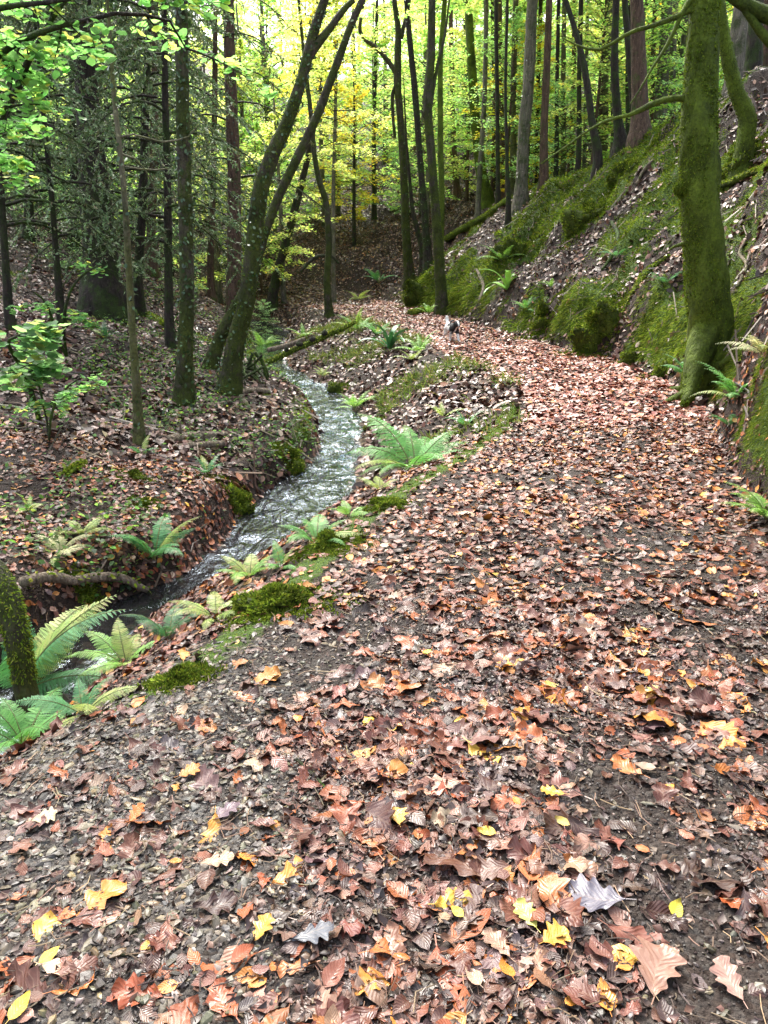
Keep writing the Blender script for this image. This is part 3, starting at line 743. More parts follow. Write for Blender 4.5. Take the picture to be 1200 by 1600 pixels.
def conifer_proto(name, H, r, nb, live=1.0, nn=26, nblet=15, pal=NEEDLE, up0=0.0):
    """whorls of drooping boughs with hanging needle sprays; the lowest ones half bare"""
    wood = Acc(); pos = []; tip = []; nr = []; sz = []
    g = np.random.default_rng(random.randrange(1 << 30))
    for b in range(nb):
        h = (b + random.random()) / nb
        az = b * 2.4 + random.gauss(0, .4)
        L = r * (1 - .72 * h) * random.uniform(.7, 1.15)
        o = np.array([math.cos(az), math.sin(az), 0]); sd = np.array([-o[1], o[0], 0])
        ss = np.linspace(0, 1, 7)
        pts = np.array([np.array([0, 0, up0 + (H - up0) * h]) + o * L * s + np.array([0, 0, 1]) * L * (.10 * math.sin(s * 3) - .42 * s ** 1.7) + sd * .06 * L * math.sin(3 * s + b) for s in ss])
        tube(wood, pts, (.016 + .006 * L) * (1 - .85 * ss), 4, cap=False)
        alive = min(1.0, live * (.32 + 2.2 * h)) 
        for q in range(nblet):
            s = .18 + .82 * (q + random.random()) / nblet
            k = min(int(s * 6), 5); p = pts[k] + (pts[k + 1] - pts[k]) * (s * 6 - k)
            sg = 1 if q % 2 else -1
            dl = norm(o * random.uniform(.3, .8) + sd * sg * random.uniform(.5, 1) + np.array([0, 0, random.uniform(-.9, -.1)]))
            l = L * .33 * (1.2 - .8 * s) * random.uniform(.6, 1.3)
            e = p + dl * l + np.array([0, 0, -.22 * l])
            tube(wood, np.array([p, (p + e) / 2 + np.array([0, 0, .04 * l]), e]), np.array([.006, .004, .0015]), 3, cap=False)
            if random.random() > alive: continue
            u = (np.arange(nn) + g.random(nn)) / nn
            c = p + (e - p) * u[:, None] + np.array([0, 0, .04 * l]) * np.sin(PI * u)[:, None]
            ndir = norm(dl * .8 + g.normal(size=(nn, 3)) * .65 + np.array([0, 0, -.25]))
            pos.append(c + ndir * .025); tip.append(ndir); nr.append(norm(g.normal(size=(nn, 3)) + np.array([0, 0, 1.0]))); sz.append(np.full(nn, .085) * g.uniform(.7, 1.3, nn))
    la = Acc(); P = np.concatenate(pos); s = np.concatenate(sz)
    scatter(la, (np.array([[-.5, -.5, 0], [.5, -.5, 0], [.4, .3, 0], [0, .5, 0], [-.4, .3, 0]]), np.array([[0, 1, 2, 4]]), np.zeros((5, 2))), P, frames(np.concatenate(nr), np.concatenate(tip)), np.stack([s * .26, s, s], -1), palette(len(P), *pal, .22))
    return mesh(name + '_bough', wood, M['twig']), mesh(name + '_crown', la, M['needle'])
CONIFER = [conifer_proto('spruce', 9, 3.0, 52, 1.0, 32, 19), conifer_proto('spruce', 9, 2.6, 48, .85, 32, 18), conifer_proto('larch', 8, 2.2, 30, .45, 20, 11, ([(.10, .13, .05), (.16, .17, .06), (.07, .10, .05), (.2, .16, .06)], [2, 2, 2, 1]))]

# ------------------------------------------------------------------ trees fitted to where they stand
def tree(label, pts, y=None, bark='mossbark', cat='tree', name='tree', segs=10, ext=6.0, crown=None, limbs=(), ivy=0, moss=0, roots=0, group=None, flare=.55, rough=.10, fl_h=.3, lean=0.0, sink=.25, boughs=None):
    """pts: (u, v, width) from the foot upwards in photograph pixels at the tree's own distance y"""
    u0, v0, w0 = pts[0]
    if y is None:
        h = hit(u0, v0); y = h[1]
    base = at(u0, v0, y); zb = gz(base[0], y)
    P = []
    for (u, v, w) in pts:
        q = at(u, v, y + lean * (v0 - v) / 100.)
        dep = np.linalg.norm(q - np.array([0, 0, CAMZ])) * 1.0
        fwd = q[1] * math.cos(PITCH) - (q[2] - CAMZ) * math.sin(PITCH)
        P.append([*q, w * (.80 if bark in ('mossbark', 'lichen') else .92) / 2 / F * fwd])
    P = np.array(P)
    b3 = np.array([P[0][0], P[0][1], zb])
    foot = np.array([b3[0], b3[1], zb - sink, P[0][3]])
    if P[0][2] > zb + .05: P = np.vstack([foot, P])
    else: P[0] = foot
    d = norm(P[-1, :3] - P[-2, :3]); d = norm(d + np.array([0, 0, .25]))
    top = P[-1].copy(); r_top = top[3]
    if ext > 0:
        e1_ = np.append(top[:3] + d * ext * .5, r_top * .6); e2_ = np.append(top[:3] + norm(d + np.array([0, 0, .3])) * ext, r_top * .15)
        P = np.vstack([P, e1_, e2_])
    t = thing(name, label, cat, b3, group)
    L0 = P[:, :3] - b3
    R = resample(np.concatenate([L0, P[:, 3:]], 1), max(.10, P[0][3] * .45))
    hh = R[:, 2] - 0
    rad = R[:, 3] * (1 + flare * np.exp(-np.maximum(hh, 0) / fl_h))
    a = Acc()
    pp, rr, tn = tube(a, R[:, :3], rad, segs, rough, seed=random.randrange(99))
    obj('trunk', a, M[bark], t)
    vis = (R[:, 2] + b3[2] < CAMZ + .34 * y + 1)
    if ivy:
        g = Acc(); n = ivy
        k = rng.integers(0, max(int(vis.sum()) - 1, 1), n)
        dirs = rand_dirs(n); dirs -= tn[k] * np.sum(dirs * tn[k], -1, keepdims=True); dirs = norm(dirs)
        pos = pp[k] + dirs * (rad[k] * 1.05 + .01 + .03 * rng.random(n))[:, None] + tn[k] * rng.normal(size=(n, 1)) * .1
        scatter(g, folded(), pos, frames(norm(dirs + .5 * rng.normal(size=(n, 3))), norm(np.array([0, 0, -1]) + .8 * rng.normal(size=(n, 3)))), .03 + .03 * rng.random(n), palette(n, [(.025, .055, .018), (.04, .08, .025), (.07, .12, .04), (.14, .19, .10)], [3, 3, 2, .5]))
        obj('ivy', g, M['ivy'], t)
    if moss:
        g = Acc(); n = moss
        k = rng.integers(0, max(int(vis.sum()) - 1, 1), n)
        dirs = rand_dirs(n); dirs -= tn[k] * np.sum(dirs * tn[k], -1, keepdims=True); dirs = norm(dirs)
        pos = pp[k] + dirs * (rad[k] * .97)[:, None] + tn[k] * (rng.random((n, 1)) - .5) * .12
        blades(g, pos, dirs, .008 + .016 * rng.random(n), .008 + .007 * rng.random(n), palette(n, [(.080, .118, .012), (.12, .165, .016), (.042, .062, .008)], [3, 2, 2]) , .8, .6)
        tag(obj('moss', g, M['moss'], t), kind='stuff')
    for lm in limbs:
        lp = []
        for (u, v, w, *dy) in lm:
            yy_ = y + (dy[0] if dy else 0)
            q = at(u, v, yy_); fwd = q[1] * math.cos(PITCH) - (q[2] - CAMZ) * math.sin(PITCH)
            lp.append([*(q - b3), w / 2 / F * fwd])
        lp = resample(np.array(lp), .12)
        a = Acc(); tube(a, lp[:, :3], lp[:, 3], 7 if lm[0][2] < 40 else 22, .12 if lm[0][2] < 40 else .22, random.randrange(99))
        obj('branch', a, M[bark], t)
        if lm[0][2] > 40:
            g = Acc(); n = 4000; k = rng.integers(0, len(lp), n); d_ = rand_dirs(n)
            blades(g, lp[k, :3] + d_ * (lp[k, 3:] * .92), d_, .008 + .016 * rng.random(n), .007 + .006 * rng.random(n), palette(n, [(.080, .118, .012), (.12, .165, .016), (.042, .062, .008)], [3, 2, 2]), .8, .6)
            tag(obj('moss', g, M['moss'], t), kind='stuff')
    for k in range(roots):
        az = k * 2 * PI / roots + random.random()
        o = np.array([math.cos(az), math.sin(az), 0]); rp = []
        for s in np.linspace(0, 1, 7):
            x_, y_ = b3[0] + o[0] * (rad[2] * .5 + s * 1.0), b3[1] + o[1] * (rad[2] * .5 + s * 1.0)
            z_ = gz(x_, y_); rp.append([x_ - b3[0], y_ - b3[1], min(z_ - b3[2], .25) + .16 * (1 - s) ** 3 - .03 - .09 * s, rad[3] * .24 * (1 - .75 * s)])
        rp = np.array(rp); a = Acc(); tube(a, rp[:, :3], rp[:, 3], 8, .15, k)
        obj('root', a, M[bark], t)
    if crown:
        kind, h0, sc = crown
        hz = R[:, 2]; k = int(np.searchsorted(hz, h0)) if h0 < hz[-1] else len(hz) - 2
        k = min(k, len(hz) - 2)
        bm, lm_ = CROWN[kind]
        rot = (random.gauss(0, .06), random.gauss(0, .06), random.random() * 6)
        put('branch', bm, t, R[k, :3], rot, sc); put('crown', lm_, t, R[k, :3], rot, sc)
    if boughs:
        kind, h0, sc = boughs
        bm, lm_ = CONIFER[kind]
        k = min(int(np.searchsorted(R[:, 2], h0)), len(R) - 2)
        rot = (0, 0, random.random() * 6)
        put('branch', bm, t, R[k, :3], rot, sc); put('crown', lm_, t, R[k, :3], rot, sc)
    return t, b3

# right of the path
tree('huge moss covered trunk on the cut bank at the right of the path', [(1108, 545, 66), (1104, 450, 70), (1097, 380, 62), (1092, 300, 64), (1092, 200, 60), (1096, 100, 52), (1102, 0, 47)], 8.6, 'fullmoss', segs=44, ext=5, roots=4, moss=26000, rough=.15, flare=.16, fl_h=.3, crown=('top', 4.6, 1.0),
     limbs=[[(1075, 154, 13), (1050, 153, 9), (1028, 160, 10), (1010, 166, 10), (990, 178, 7), (955, 186, 5), (925, 200, 4), (890, 225, 3), (845, 256, 2)],
            [(1090, -10, 14), (1072, 10, 9), (1055, 45, 7), (1040, 75, 6), (1020, 105, 4), (1000, 140, 3), (985, 162, 2)],
            [(1095, 5, 12), (1070, 20, 9), (1020, 40, 7), (985, 50, 6), (960, 66, 5), (930, 79, 5), (905, 72, 3), (880, 60, 2)],
            [(1080, 380, 9), (1062, 382, 6), (1045, 390, 3), (1040, 394, 1)],
            [(1092, 285, 46), (1076, 291, 38), (1064, 294, 22)],
            [(1112, 490, 50, 0), (1098, 535, 44, -.12), (1086, 575, 34, -.3), (1078, 612, 24, -.45), (1070, 630, 12, -.6)]])
tree('leaning mossy trunk behind the huge mossy trunk, top of the bank', [(1168, 195, 28), (1150, 140, 24), (1135, 80, 22), (1125, 20, 20), (1122, -20, 18)], 13, 'fullmoss', segs=14, crown=('top', 6, .8), moss=5000)
tree('pale grey conifer trunk with a darker trunk in front, top right corner', [(1150, 175, 36), (1152, 90, 30), (1160, 0, 26)], 17.5, 'pale', name='conifer', segs=14, boughs=(2, 7, 1.1), ext=9)
tree('dark ridged conifer trunk in the top right corner', [(1175, 160, 30), (1178, 90, 26), (1182, 0, 24)], 16.5, 'dark', name='conifer', segs=14, boughs=(2, 7, 1.1), ext=9)
tree('reddish trunk cut off by the right edge near the top', [(1199, 150, 16), (1198, 70, 14), (1200, 0, 13)], 19, 'brown', name='conifer', boughs=(2, 7, 1), ext=9)
tree('slim reddish pale trunk just left of the huge mossy trunk', [(1065, 205, 18), (1068, 120, 16), (1075, 0, 14)], 25, 'pale', name='conifer', boughs=(2, 7, 1), ext=9)
tree('grey brown trunk with ragged bark behind the long bare branch', [(1030, 205, 24), (1036, 110, 20), (1043, 0, 18)], 25, 'pale', name='conifer', segs=12, boughs=(2, 8, 1), ext=9)
tree('thick dark brown ridged conifer standing on the ridge', [(1003, 222, 34), (1000, 180, 28), (998, 90, 25), (995, 0, 22)], 19.5, 'brown', name='conifer', segs=18, boughs=(2, 8, 1), ext=9, rough=.08)
tree('thin dark trunk touching the thick brown conifer on the ridge', [(990, 215, 12), (984, 100, 11), (976, 0, 10)], 20.5, 'dark', crown=('topyellow', 6.5, .7))
tree('dark mossy trunk with a swollen foot left of the brown conifer', [(970, 232, 22), (966, 190, 15), (960, 90, 13), (963, 0, 11)], 21, 'dark', crown=('top', 6.5, .7))
tree('pale greenish pole behind the ridge, left of the dark trunks', [(944, 240, 13), (946, 120, 12), (950, 0, 11)], 27, 'lichen', crown=('topyellow', 8, .8))
tree('leaning black stem bending left on the ridge', [(934, 258, 15), (925, 190, 12), (912, 100, 11), (898, 45, 9), (884, 0, 8)], 19.8, 'dark', crown=('lime', 5, .6))
tree('short thin trunk seen low behind the ridge', [(891, 268, 10), (895, 180, 9), (898, 0, 7)], 30, 'brown', crown=('yellow', 5, .8))
tree('reddish brown pole with leafy shoots on the ridge', [(849, 288, 15), (850, 200, 13), (855, 90, 12), (858, 0, 11)], 24, 'brown', name='conifer', boughs=(2, 8, 1), ext=9)
tree('grey trunk forking from the ridge beside the reddish pole', [(814, 318, 22), (818, 220, 20), (826, 120, 20), (832, 0, 18)], 24.5, 'pale', segs=14, crown=('top', 9, 1), ivy=250)
tree('pale straight trunk behind the grey forked one', [(801, 312, 14), (802, 150, 12), (806, 0, 11)], 29, 'lichen', crown=('topyellow', 9, .9))
tree('thin black stem standing on the end of the ridge', [(794, 338, 9), (792, 250, 6), (790, 120, 5), (793, 0, 5)], 24, 'dark', crown=('lime', 6, .6))
tree('dark slim trunk beyond the mossy fallen log', [(785, 315, 11), (782, 150, 10), (780, 0, 9)], 31, 'brown', crown=('yellow', 8, .8))
tree('curved bright mossy trunk beyond the end of the ridge', [(762, 320, 20), (752, 270, 18), (744, 200, 17), (738, 120, 15), (734, 50, 14), (731, 0, 13)], 31, 'fullmoss', segs=14, crown=('top', 9, 1), ivy=150)
tree('reddish thin trunk between the mossy stem and the curved one', [(716, 335, 12), (710, 240, 9), (706, 120, 8), (704, 0, 8)], 35, 'brown', crown=('gold', 9, .9))
tree('tall mossy trunk rising beside the dog at the path edge', [(692, 492, 24), (686, 400, 20), (680, 320, 18), (672, 220, 17), (668, 160, 18), (674, 80, 15), (675, 0, 14)], None, 'mossbark', segs=16, crown=('top', 9, .9), moss=7000, limbs=[[(668, 190, 7), (661, 178, 5), (658, 172, 3)], [(672, 170, 6), (684, 100, 5), (695, 55, 4), (702, 0, 3)]])
tree('slender mossy pole just right of the tall trunk by the dog', [(690, 335, 10), (688, 200, 10), (688, 100, 9), (695, 0, 8)], 23, 'fullmoss', crown=('lime', 7, .7))
tree('dark leaning trunk covered in leaves left of the tall mossy one', [(671, 418, 16), (663, 330, 12), (655, 230, 11), (648, 140, 11), (640, 60, 10), (635, 0, 9)], None, 'dark', crown=('top', 8, .9), ivy=350)
tree('mossy trunk with a long arching branch near the far bend', [(641, 440, 20), (635, 370, 17), (631, 280, 15), (626, 190, 14), (621, 120, 15), (622, 50, 12), (616, 0, 10)], None, 'mossbark', segs=14, crown=('top', 8, .9), ivy=350,
     limbs=[[(622, 118, 9), (608, 98, 8), (595, 82, 7), (582, 70, 7), (570, 62, 6), (562, 45, 6), (564, 28, 5)], [(620, 130, 7), (613, 150, 6), (614, 180, 5), (617, 215, 5)], [(626, 60, 8), (634, 30, 6), (640, 0, 5)]])
tree('small dark leaning stem behind the arching branch tree', [(660, 395, 11), (652, 360, 9), (645, 330, 8), (640, 280, 6)], 27, 'dark', ext=3)

for lab_, pts_, y_, bk_, cr_ in [
    ('hair thin pole between the reddish pole and the leaning black stem', [(868, 282, 8), (870, 150, 7), (873, 0, 6)], 27, 'dark', 'lime'),
    ('thin grey pole left of the leaning black stem', [(912, 262, 7), (915, 150, 6), (919, 0, 6)], 29, 'pale', 'yellow'),
    ('thin dark pole beside the curved mossy trunk', [(771, 318, 7), (772, 160, 6), (769, 0, 6)], 33, 'dark', 'lime'),
    ('grey pole behind the dark trunk with the swollen foot', [(958, 228, 10), (957, 120, 9), (954, 0, 8)], 26, 'pale', 'green'),
    ('thin dark stem behind the reddish thin trunk', [(727, 332, 7), (729, 180, 6), (726, 0, 6)], 37, 'dark', 'lime'),
    ('slim brown pole between the thick brown conifer and the ragged trunk', [(1018, 210, 9), (1020, 100, 8), (1024, 0, 7)], 28, 'brown', 'lime'),
    ('slim pole just right of the grey forked trunk', [(838, 300, 8), (840, 160, 7), (845, 0, 7)], 31, 'dark', 'yellow'),
    ('thin dark pole in the yellow leaves left of the arching branch', [(585, 385, 8), (584, 240, 7), (588, 60, 6)], 36, 'dark', 'yellow'),
    ('straight dark pole on the skyline just left of the leaning black stem', [(903, 262, 9), (905, 120, 8), (908, 0, 8)], 25, 'dark', 'lime'),
    ('pale slim trunk between the reddish pole and the short thin trunk', [(879, 275, 10), (880, 130, 9), (882, 0, 9)], 28, 'lichen', 'lime'),
    ('thin dark pole in the gap left of the grey forked trunk', [(779, 325, 8), (777, 170, 7), (775, 0, 7)], 27, 'dark', 'lime'),
    ('straight grey pole between the curved mossy trunk and the thin black stem', [(747, 322, 9), (757, 150, 8), (760, 0, 8)], 29, 'pale', 'yellow'),
    ('slim dark pole right of the dark trunk with the swollen foot', [(980, 225, 9), (981, 110, 8), (985, 0, 8)], 24, 'dark', 'lime'),
    ('slender grey pole just left of the slim reddish pale trunk', [(1050, 205, 10), (1052, 100, 9), (1056, 0, 9)], 27, 'pale', 'lime'),
    ('thin pole among yellow leaves above the far slope', [(552, 370, 7), (556, 200, 6), (552, 40, 5)], 39, 'pale', 'lime')]:
    tree(lab_, pts_, y_, bk_, crown=(cr_, 6.5, .6))

# left of the stream
tree('ivy clad leaning trunk curving right over the stream', [(352, 610, 38), (368, 540, 33), (385, 470, 32), (397, 380, 30), (407, 300, 32), (424, 245, 28), (445, 200, 26), (462, 155, 24), (478, 100, 20), (490, 50, 19), (507, 0, 16)], None, 'mossbark', segs=18, crown=('topyellow', 8, .9), ivy=800, moss=2500, ext=7,
     limbs=[[(478, 95, 14), (497, 68, 15), (515, 45, 12), (535, 18, 10), (552, 0, 9)]])
tree('reddish leaning trunk rising behind the ivy clad one', [(318, 578, 24), (345, 525, 22), (372, 475, 22), (395, 430, 20), (412, 370, 18), (432, 315, 18), (458, 260, 18), (480, 215, 17), (500, 170, 17), (515, 130, 16), (530, 90, 15), (548, 40, 14), (566, 0, 13)], None, 'mossbark', segs=16, crown=('topyellow', 8, .8), ivy=200, ext=6)
tree('slender mossy stem bowing left beyond the log bridge', [(515, 496, 15), (511, 440, 13), (514, 380, 12), (510, 320, 12), (498, 280, 11), (490, 230, 10), (486, 180, 9), (480, 130, 8)], None, 'mossbark', segs=12, crown=('yellow', 6, .5), ext=4)
tree('thin straight stem behind the bowing mossy stem', [(521, 420, 8), (521, 300, 7), (524, 180, 6), (526, 60, 5)], 27, 'pale', crown=('yellow', 4, .7))
tree('dark leaning trunk on the far side of the stream bend', [(421, 486, 20), (432, 430, 15), (448, 375, 14), (465, 310, 13), (480, 250, 10)], None, 'dark', crown=('gold', 6, .7), ext=4)
tree('straight dark trunk wrapped in pale ivy from the ground', [(284, 632, 34), (290, 540, 29), (292, 430, 27), (289, 300, 27), (285, 150, 26), (283, 0, 24)], None, 'mossbark', segs=18, crown=('top', 9, .9), ivy=1100, ext=7)
tree('thin dark conifer stem just left of the ivy wrapped trunk', [(266, 520, 15), (263, 420, 14), (262, 300, 13), (258, 150, 11), (256, 0, 9)], 13.5, 'dark', name='spruce', boughs=(0, 1.6, .8), ext=5)
tree('brown trunk hung with ivy behind the leaning pair', [(366, 470, 26), (366, 380, 24), (365, 250, 22), (360, 120, 20), (357, 0, 18)], 19, 'brown', segs=14, boughs=(2, 3, 1), ivy=500, name='conifer', ext=8)
tree('slim pale lichen spotted stem close to the stream bank', [(216, 690, 19), (214, 620, 16), (207, 520, 14), (200, 400, 13), (194, 300, 11), (186, 220, 10), (178, 150, 9), (172, 60, 7)], None, 'lichen', segs=12, ext=2.5, ivy=160, crown=('green', 4.0, .35), limbs=[[(186, 215, 4), (210, 210, 3), (250, 222, 3), (290, 216, 2), (310, 195, 1)], [(188, 240, 4), (215, 250, 3), (240, 290, 2), (262, 330, 1)], [(192, 260, 3), (240, 266, 3), (270, 262, 1)]])
tree('massive dark conifer trunk on the slope left of the stream', [(162, 470, 78), (158, 410, 58), (150, 320, 50), (142, 220, 42), (134, 120, 36), (128, 0, 30)], 15.5, 'dark', name='spruce', segs=26, boughs=(0, 4.4, .9), ext=7, flare=.35, rough=.10, roots=5)
tree('black straight conifer stem right of the massive trunk', [(217, 460, 16), (222, 330, 15), (227, 200, 13), (231, 60, 11)], 16.5, 'dark', name='spruce', boughs=(1, 1.6, 1.0), ext=6)
tree('thin black stem with bare side twigs left of the massive trunk', [(96, 490, 13), (88, 400, 10), (80, 300, 9), (70, 200, 8), (62, 110, 6)], 12.5, 'dark', name='spruce', boughs=(1, 1.2, .75), ext=4)
tree('dark stem cut by the left edge among the spruces', [(16, 500, 14), (8, 400, 12), (2, 300, 11), (-4, 150, 9)], 11.5, 'dark', name='spruce', boughs=(0, 1.3, .75), ext=4)
tree('dim conifer trunk deep in shade behind the black straight stem', [(238, 420, 16), (240, 250, 14), (242, 60, 12)], 22, 'brown', name='spruce', boughs=(0, 1.2, 1.1), ext=6)
tree('dim spruce behind the massive conifer, half hidden by it', [(118, 430, 16), (116, 250, 14), (112, 60, 11)], 21, 'dark', name='spruce', boughs=(1, 1.2, 1.1), ext=6)
tree('shadowy spruce far up the left slope', [(50, 430, 15), (46, 250, 13), (44, 60, 10)], 20, 'dark', name='spruce', boughs=(0, .9, 1.1), ext=6)
tree('distant thin conifer between the ivy trunk and the leaning pair', [(330, 450, 12), (333, 300, 10), (336, 100, 9)], 25, 'brown', name='spruce', boughs=(1, 1.6, .9), ext=6)

# ------------------------------------------------------------------ trees of the far valley side
def stem_mesh(H, r):
    a = Acc(); s = np.linspace(0, 1, 12)
    p = np.stack([.12 * np.sin(s * 4) * s, .1 * np.sin(s * 5 + 1) * s, s * H - .3], 1)
    tube(a, p, r * (1 - .8 * s), 8, .1, 5); return a
STEM = {'a': mesh('far_trunk', stem_mesh(9.5, .11), M['dark']), 'b': mesh('far_trunk', stem_mesh(10, .15), M['pale']), 'c': mesh('far_trunk', stem_mesh(9, .09), M['brown'])}
kinds = {'yellow': ('young beech in bright yellow leaf on the far valley side', 'yellow beeches of the far valley side'),
         'gold': ('young beech turning golden on the far valley side', 'golden beeches of the far valley side'),
         'lime': ('young beech in yellow green leaf on the far valley side', 'yellow green beeches of the far valley side'),
         'green': ('broadleaf tree still green on the far valley side', 'green trees of the far valley side'),
         'mint': ('pale bluish green shrub on the far valley side', 'pale green shrubs of the far valley side')}
def far_tree(kind, x, y, s, h0):
    lab, grp = kinds[kind]
    z = gz(x, y)
    t = thing('beech' if kind != 'mint' else 'shrub', lab, 'tree' if kind != 'mint' else 'shrub', (x, y, z), grp, random.random() * 6)
    if kind != 'mint': put('trunk', STEM[random.choice('abc')], t, scale=s)
    bm, lm_ = CROWN[kind]
    put('branch', bm, t, (0, 0, h0), scale=s); put('crown', lm_, t, (0, 0, h0), scale=s)
rr = np.random.default_rng(5)
spots = []
for y in (29, 32, 35, 39, 43, 48, 54, 61, 69):
    half = y * .55 + 3
    step = 2.6 + (y - 29) * .055
    x = -half
    while x < half:
        spots.append((x + rr.normal() * .7, y + rr.normal() * 1.2)); x += step
for x, y in spots:
    uu = x / y
    if y < 31 and -.32 < uu < .26: continue
    if y < 33.5 and -.16 < uu < .08: continue
    q = rr.random()
    if uu < -.22: kind = 'green' if q < .35 else 'mint' if q < .55 else 'lime'
    elif uu < .16: kind = 'yellow' if q < .30 else 'gold' if q < .36 else 'lime' if q < .72 else 'green' if q < .90 else 'mint'
    else: kind = 'lime' if q < .50 else 'yellow' if q < .68 else 'green' if q < .8 else 'mint' if q < .94 else 'gold'
    far_tree(kind, x, y, rr.uniform(.8, 1.25), rr.uniform(.2, 1.6) if kind != 'mint' else .1)
# young trees nearer, on the ridge and by the bend
near_spots = [('yellow', -2.6, 35.5, .9, .6), ('lime', -.4, 36.5, .95, .5), ('lime', 1.6, 35.2, .85, .7), ('yellow', 3.4, 34, .9, .6), ('lime', -4.8, 34.5, .9, .8), ('mint', .8, 34.6, .55, .1), ('mint', -3.6, 36.5, .6, .1), ('lime', 5.4, 31.5, .9, .5), ('yellow', 7.8, 31, .9, .4), ('lime', 9.8, 30, .9, .4), ('lime', 8.2, 23, .8, 1.0), ('green', 10.5, 22, .8, .6), ('lime', 6.8, 27, .9, .8), ('yellow', 9.2, 28, 1, .6), ('mint', 5.6, 26.5, .7, .1), ('lime', 12, 27, 1, .6), ('gold', 5.0, 30, .9, .8), ('mint', 7.6, 21.0, .45, .1),
              ('yellow', -3.4, 27, .7, 1.0), ('lime', -6.6, 25, .8, 1.6), ('yellow', -6.0, 29, .9, .7), ('green', -10, 25, .9, .5), ('mint', -9.2, 22, .7, .1), ('green', -13, 23, 1, .5), ('lime', 1.6, 31, .75, 1.8), ('gold', -1.2, 33, .8, 1.0),
   ('mint', -7.2, 18.5, .42, .1), ('mint', -5.2, 20.5, .38, .1), ('green', -9.5, 18.5, .6, .3), ('mint', -11, 21, .7, .1), ('green', -8.2, 24.5, .8, .3), ('lime', -4.6, 30, .7, .9), ('green', 4.2, 28.5, .7, 1.2), ('lime', 7.2, 24.5, .7, .8), ('yellow', 6.2, 25, .7, 1.6), ('mint', -3.4, 22.5, .22, .1)]
for (k, x, y, s, h0) in near_spots: far_tree(k, x, y, s, h0)
# ------------------------------------------------------------------ ferns
def frond_mesh(name, cols, fine=True, n=24, W=.17, seed=0, droop=1.0, mat='fern'):
    """one frond of unit length, rising along +y and arching over"""
    g = np.random.default_rng(seed); a = Acc()
    s = np.linspace(0, 1, 26); ang = math.radians(60) - droop * math.radians(72) * s ** 1.25
    y = np.concatenate([[0], np.cumsum(np.cos(ang[:-1]) / 25)]); z = np.concatenate([[0], np.cumsum(np.sin(ang[:-1]) / 25)])
    xw = .03 * np.sin(s * 3 + seed)
    R = np.stack([xw, y, z], 1)
    tube(a, R, .008 * (1 - .8 * s) + .0012, 4, cap=False, col=(.14, .16, .05))
    tn = norm(np.gradient(R, axis=0))
    for k in range(n):
        u = .13 + .87 * (k + .5) / n
        i = min(int(u * 25), 24); p = R[i] + (R[i + 1] - R[i]) * (u * 25 - i); t = tn[i]
        up = norm(np.cross(np.array([1.0, 0, 0]), t))
        L = W * min(1, ((u - .02) / .30) ** .8) * (1 - ((u - .30) / .72) ** 1.5 if u > .30 else 1) + .008
        for sg in (-1, 1):
            d = norm(np.array([sg, 0, 0]) + t * (.28 + .3 * u) - up * .16 + g.normal(size=3) * .07)
            sd = norm(np.cross(up, d)) ; sag = -up * L * .22
            c = np.clip(np.array(cols[g.integers(len(cols))]) * (1 + .12 * g.normal()), .01, .9)
            if fine:
                m_ = max(int(4 + 9 * L / W), 4)
                b = (np.arange(m_) + .4) / m_
                for e in (-1, 1):
                    o = p + d * L * b[:, None] + sag * (b ** 2)[:, None]
                    l = L * .25 * (1 - b ** 1.6 * .85); dd = norm(sd * e + d * .42)
                    V = np.stack([o, o + dd * (l * .5)[:, None] + d * (L / m_ * .46), o + dd * l[:, None], o + dd * (l * .5)[:, None] - d * (L / m_ * .40)], 1)
                    a.add(V.reshape(-1, 3), np.arange(m_ * 4).reshape(-1, 4), c=c)
                a.add(np.stack([p - sd * .0022, p + sd * .0022, p + d * L * .9 + sag * .8 + sd * .001, p + d * L * .9 + sag * .8 - sd * .001]), [[0, 1, 2, 3]], c=c * .8)
            else:
                m_ = 9; b = np.linspace(0, 1, m_)
                w = L * .13 * (1 - b ** 1.5) * np.where(np.arange(m_) % 2, 1.25, .8) + .001
                o = p + d * L * b[:, None] + sag * (b ** 2)[:, None]
                V = np.stack([o - sd * w[:, None], o + up * .004, o + sd * w[:, None]], 1)
                i0 = np.arange(m_ - 1)[:, None] * 3
                q = np.concatenate([np.concatenate([i0, i0 + 1, i0 + 4, i0 + 3], 1), np.concatenate([i0 + 1, i0 + 2, i0 + 5, i0 + 4], 1)])
                a.add(V.reshape(-1, 3), q, c=c)
    return mesh(name, a, M[mat])
def strap_mesh(name, cols, seed=0):
    a = Acc(); s = np.linspace(0, 1, 14); ang = math.radians(66) - math.radians(95) * s ** 1.3
    y = np.concatenate([[0], np.cumsum(np.cos(ang[:-1]) / 13)]); z = np.concatenate([[0], np.cumsum(np.sin(ang[:-1]) / 13)])
    w = .075 * np.sin(PI * np.clip(s * .93 + .06, 0, 1)) ** .5 * (1 + .12 * np.sin(s * 30))
    V = np.stack([np.stack([-w, y, z + .02], 1), np.stack([0 * w, y, z], 1), np.stack([w, y, z + .02], 1)], 1)
    i0 = np.arange(13)[:, None] * 3
    a.add(V.reshape(-1, 3), np.concatenate([np.concatenate([i0, i0 + 1, i0 + 4, i0 + 3], 1), np.concatenate([i0 + 1, i0 + 2, i0 + 5, i0 + 4], 1)]), c=cols[0])
    return mesh(name, a, M['ivy'])
FC = dict(bright=[(.13, .34, .075), (.165, .385, .09), (.10, .29, .06)], blue=[(.085, .26, .085), (.12, .31, .12), (.065, .21, .07)], yellow=[(.32, .40, .10), (.40, .42, .14), (.25, .36, .09)],
          lime=[(.20, .40, .07), (.26, .44, .08), (.16, .33, .06)], pale=[(.42, .42, .20), (.34, .38, .17), (.48, .44, .24)], dark=[(.045, .15, .05), (.06, .19, .06), (.035, .12, .05)])
FR = {}
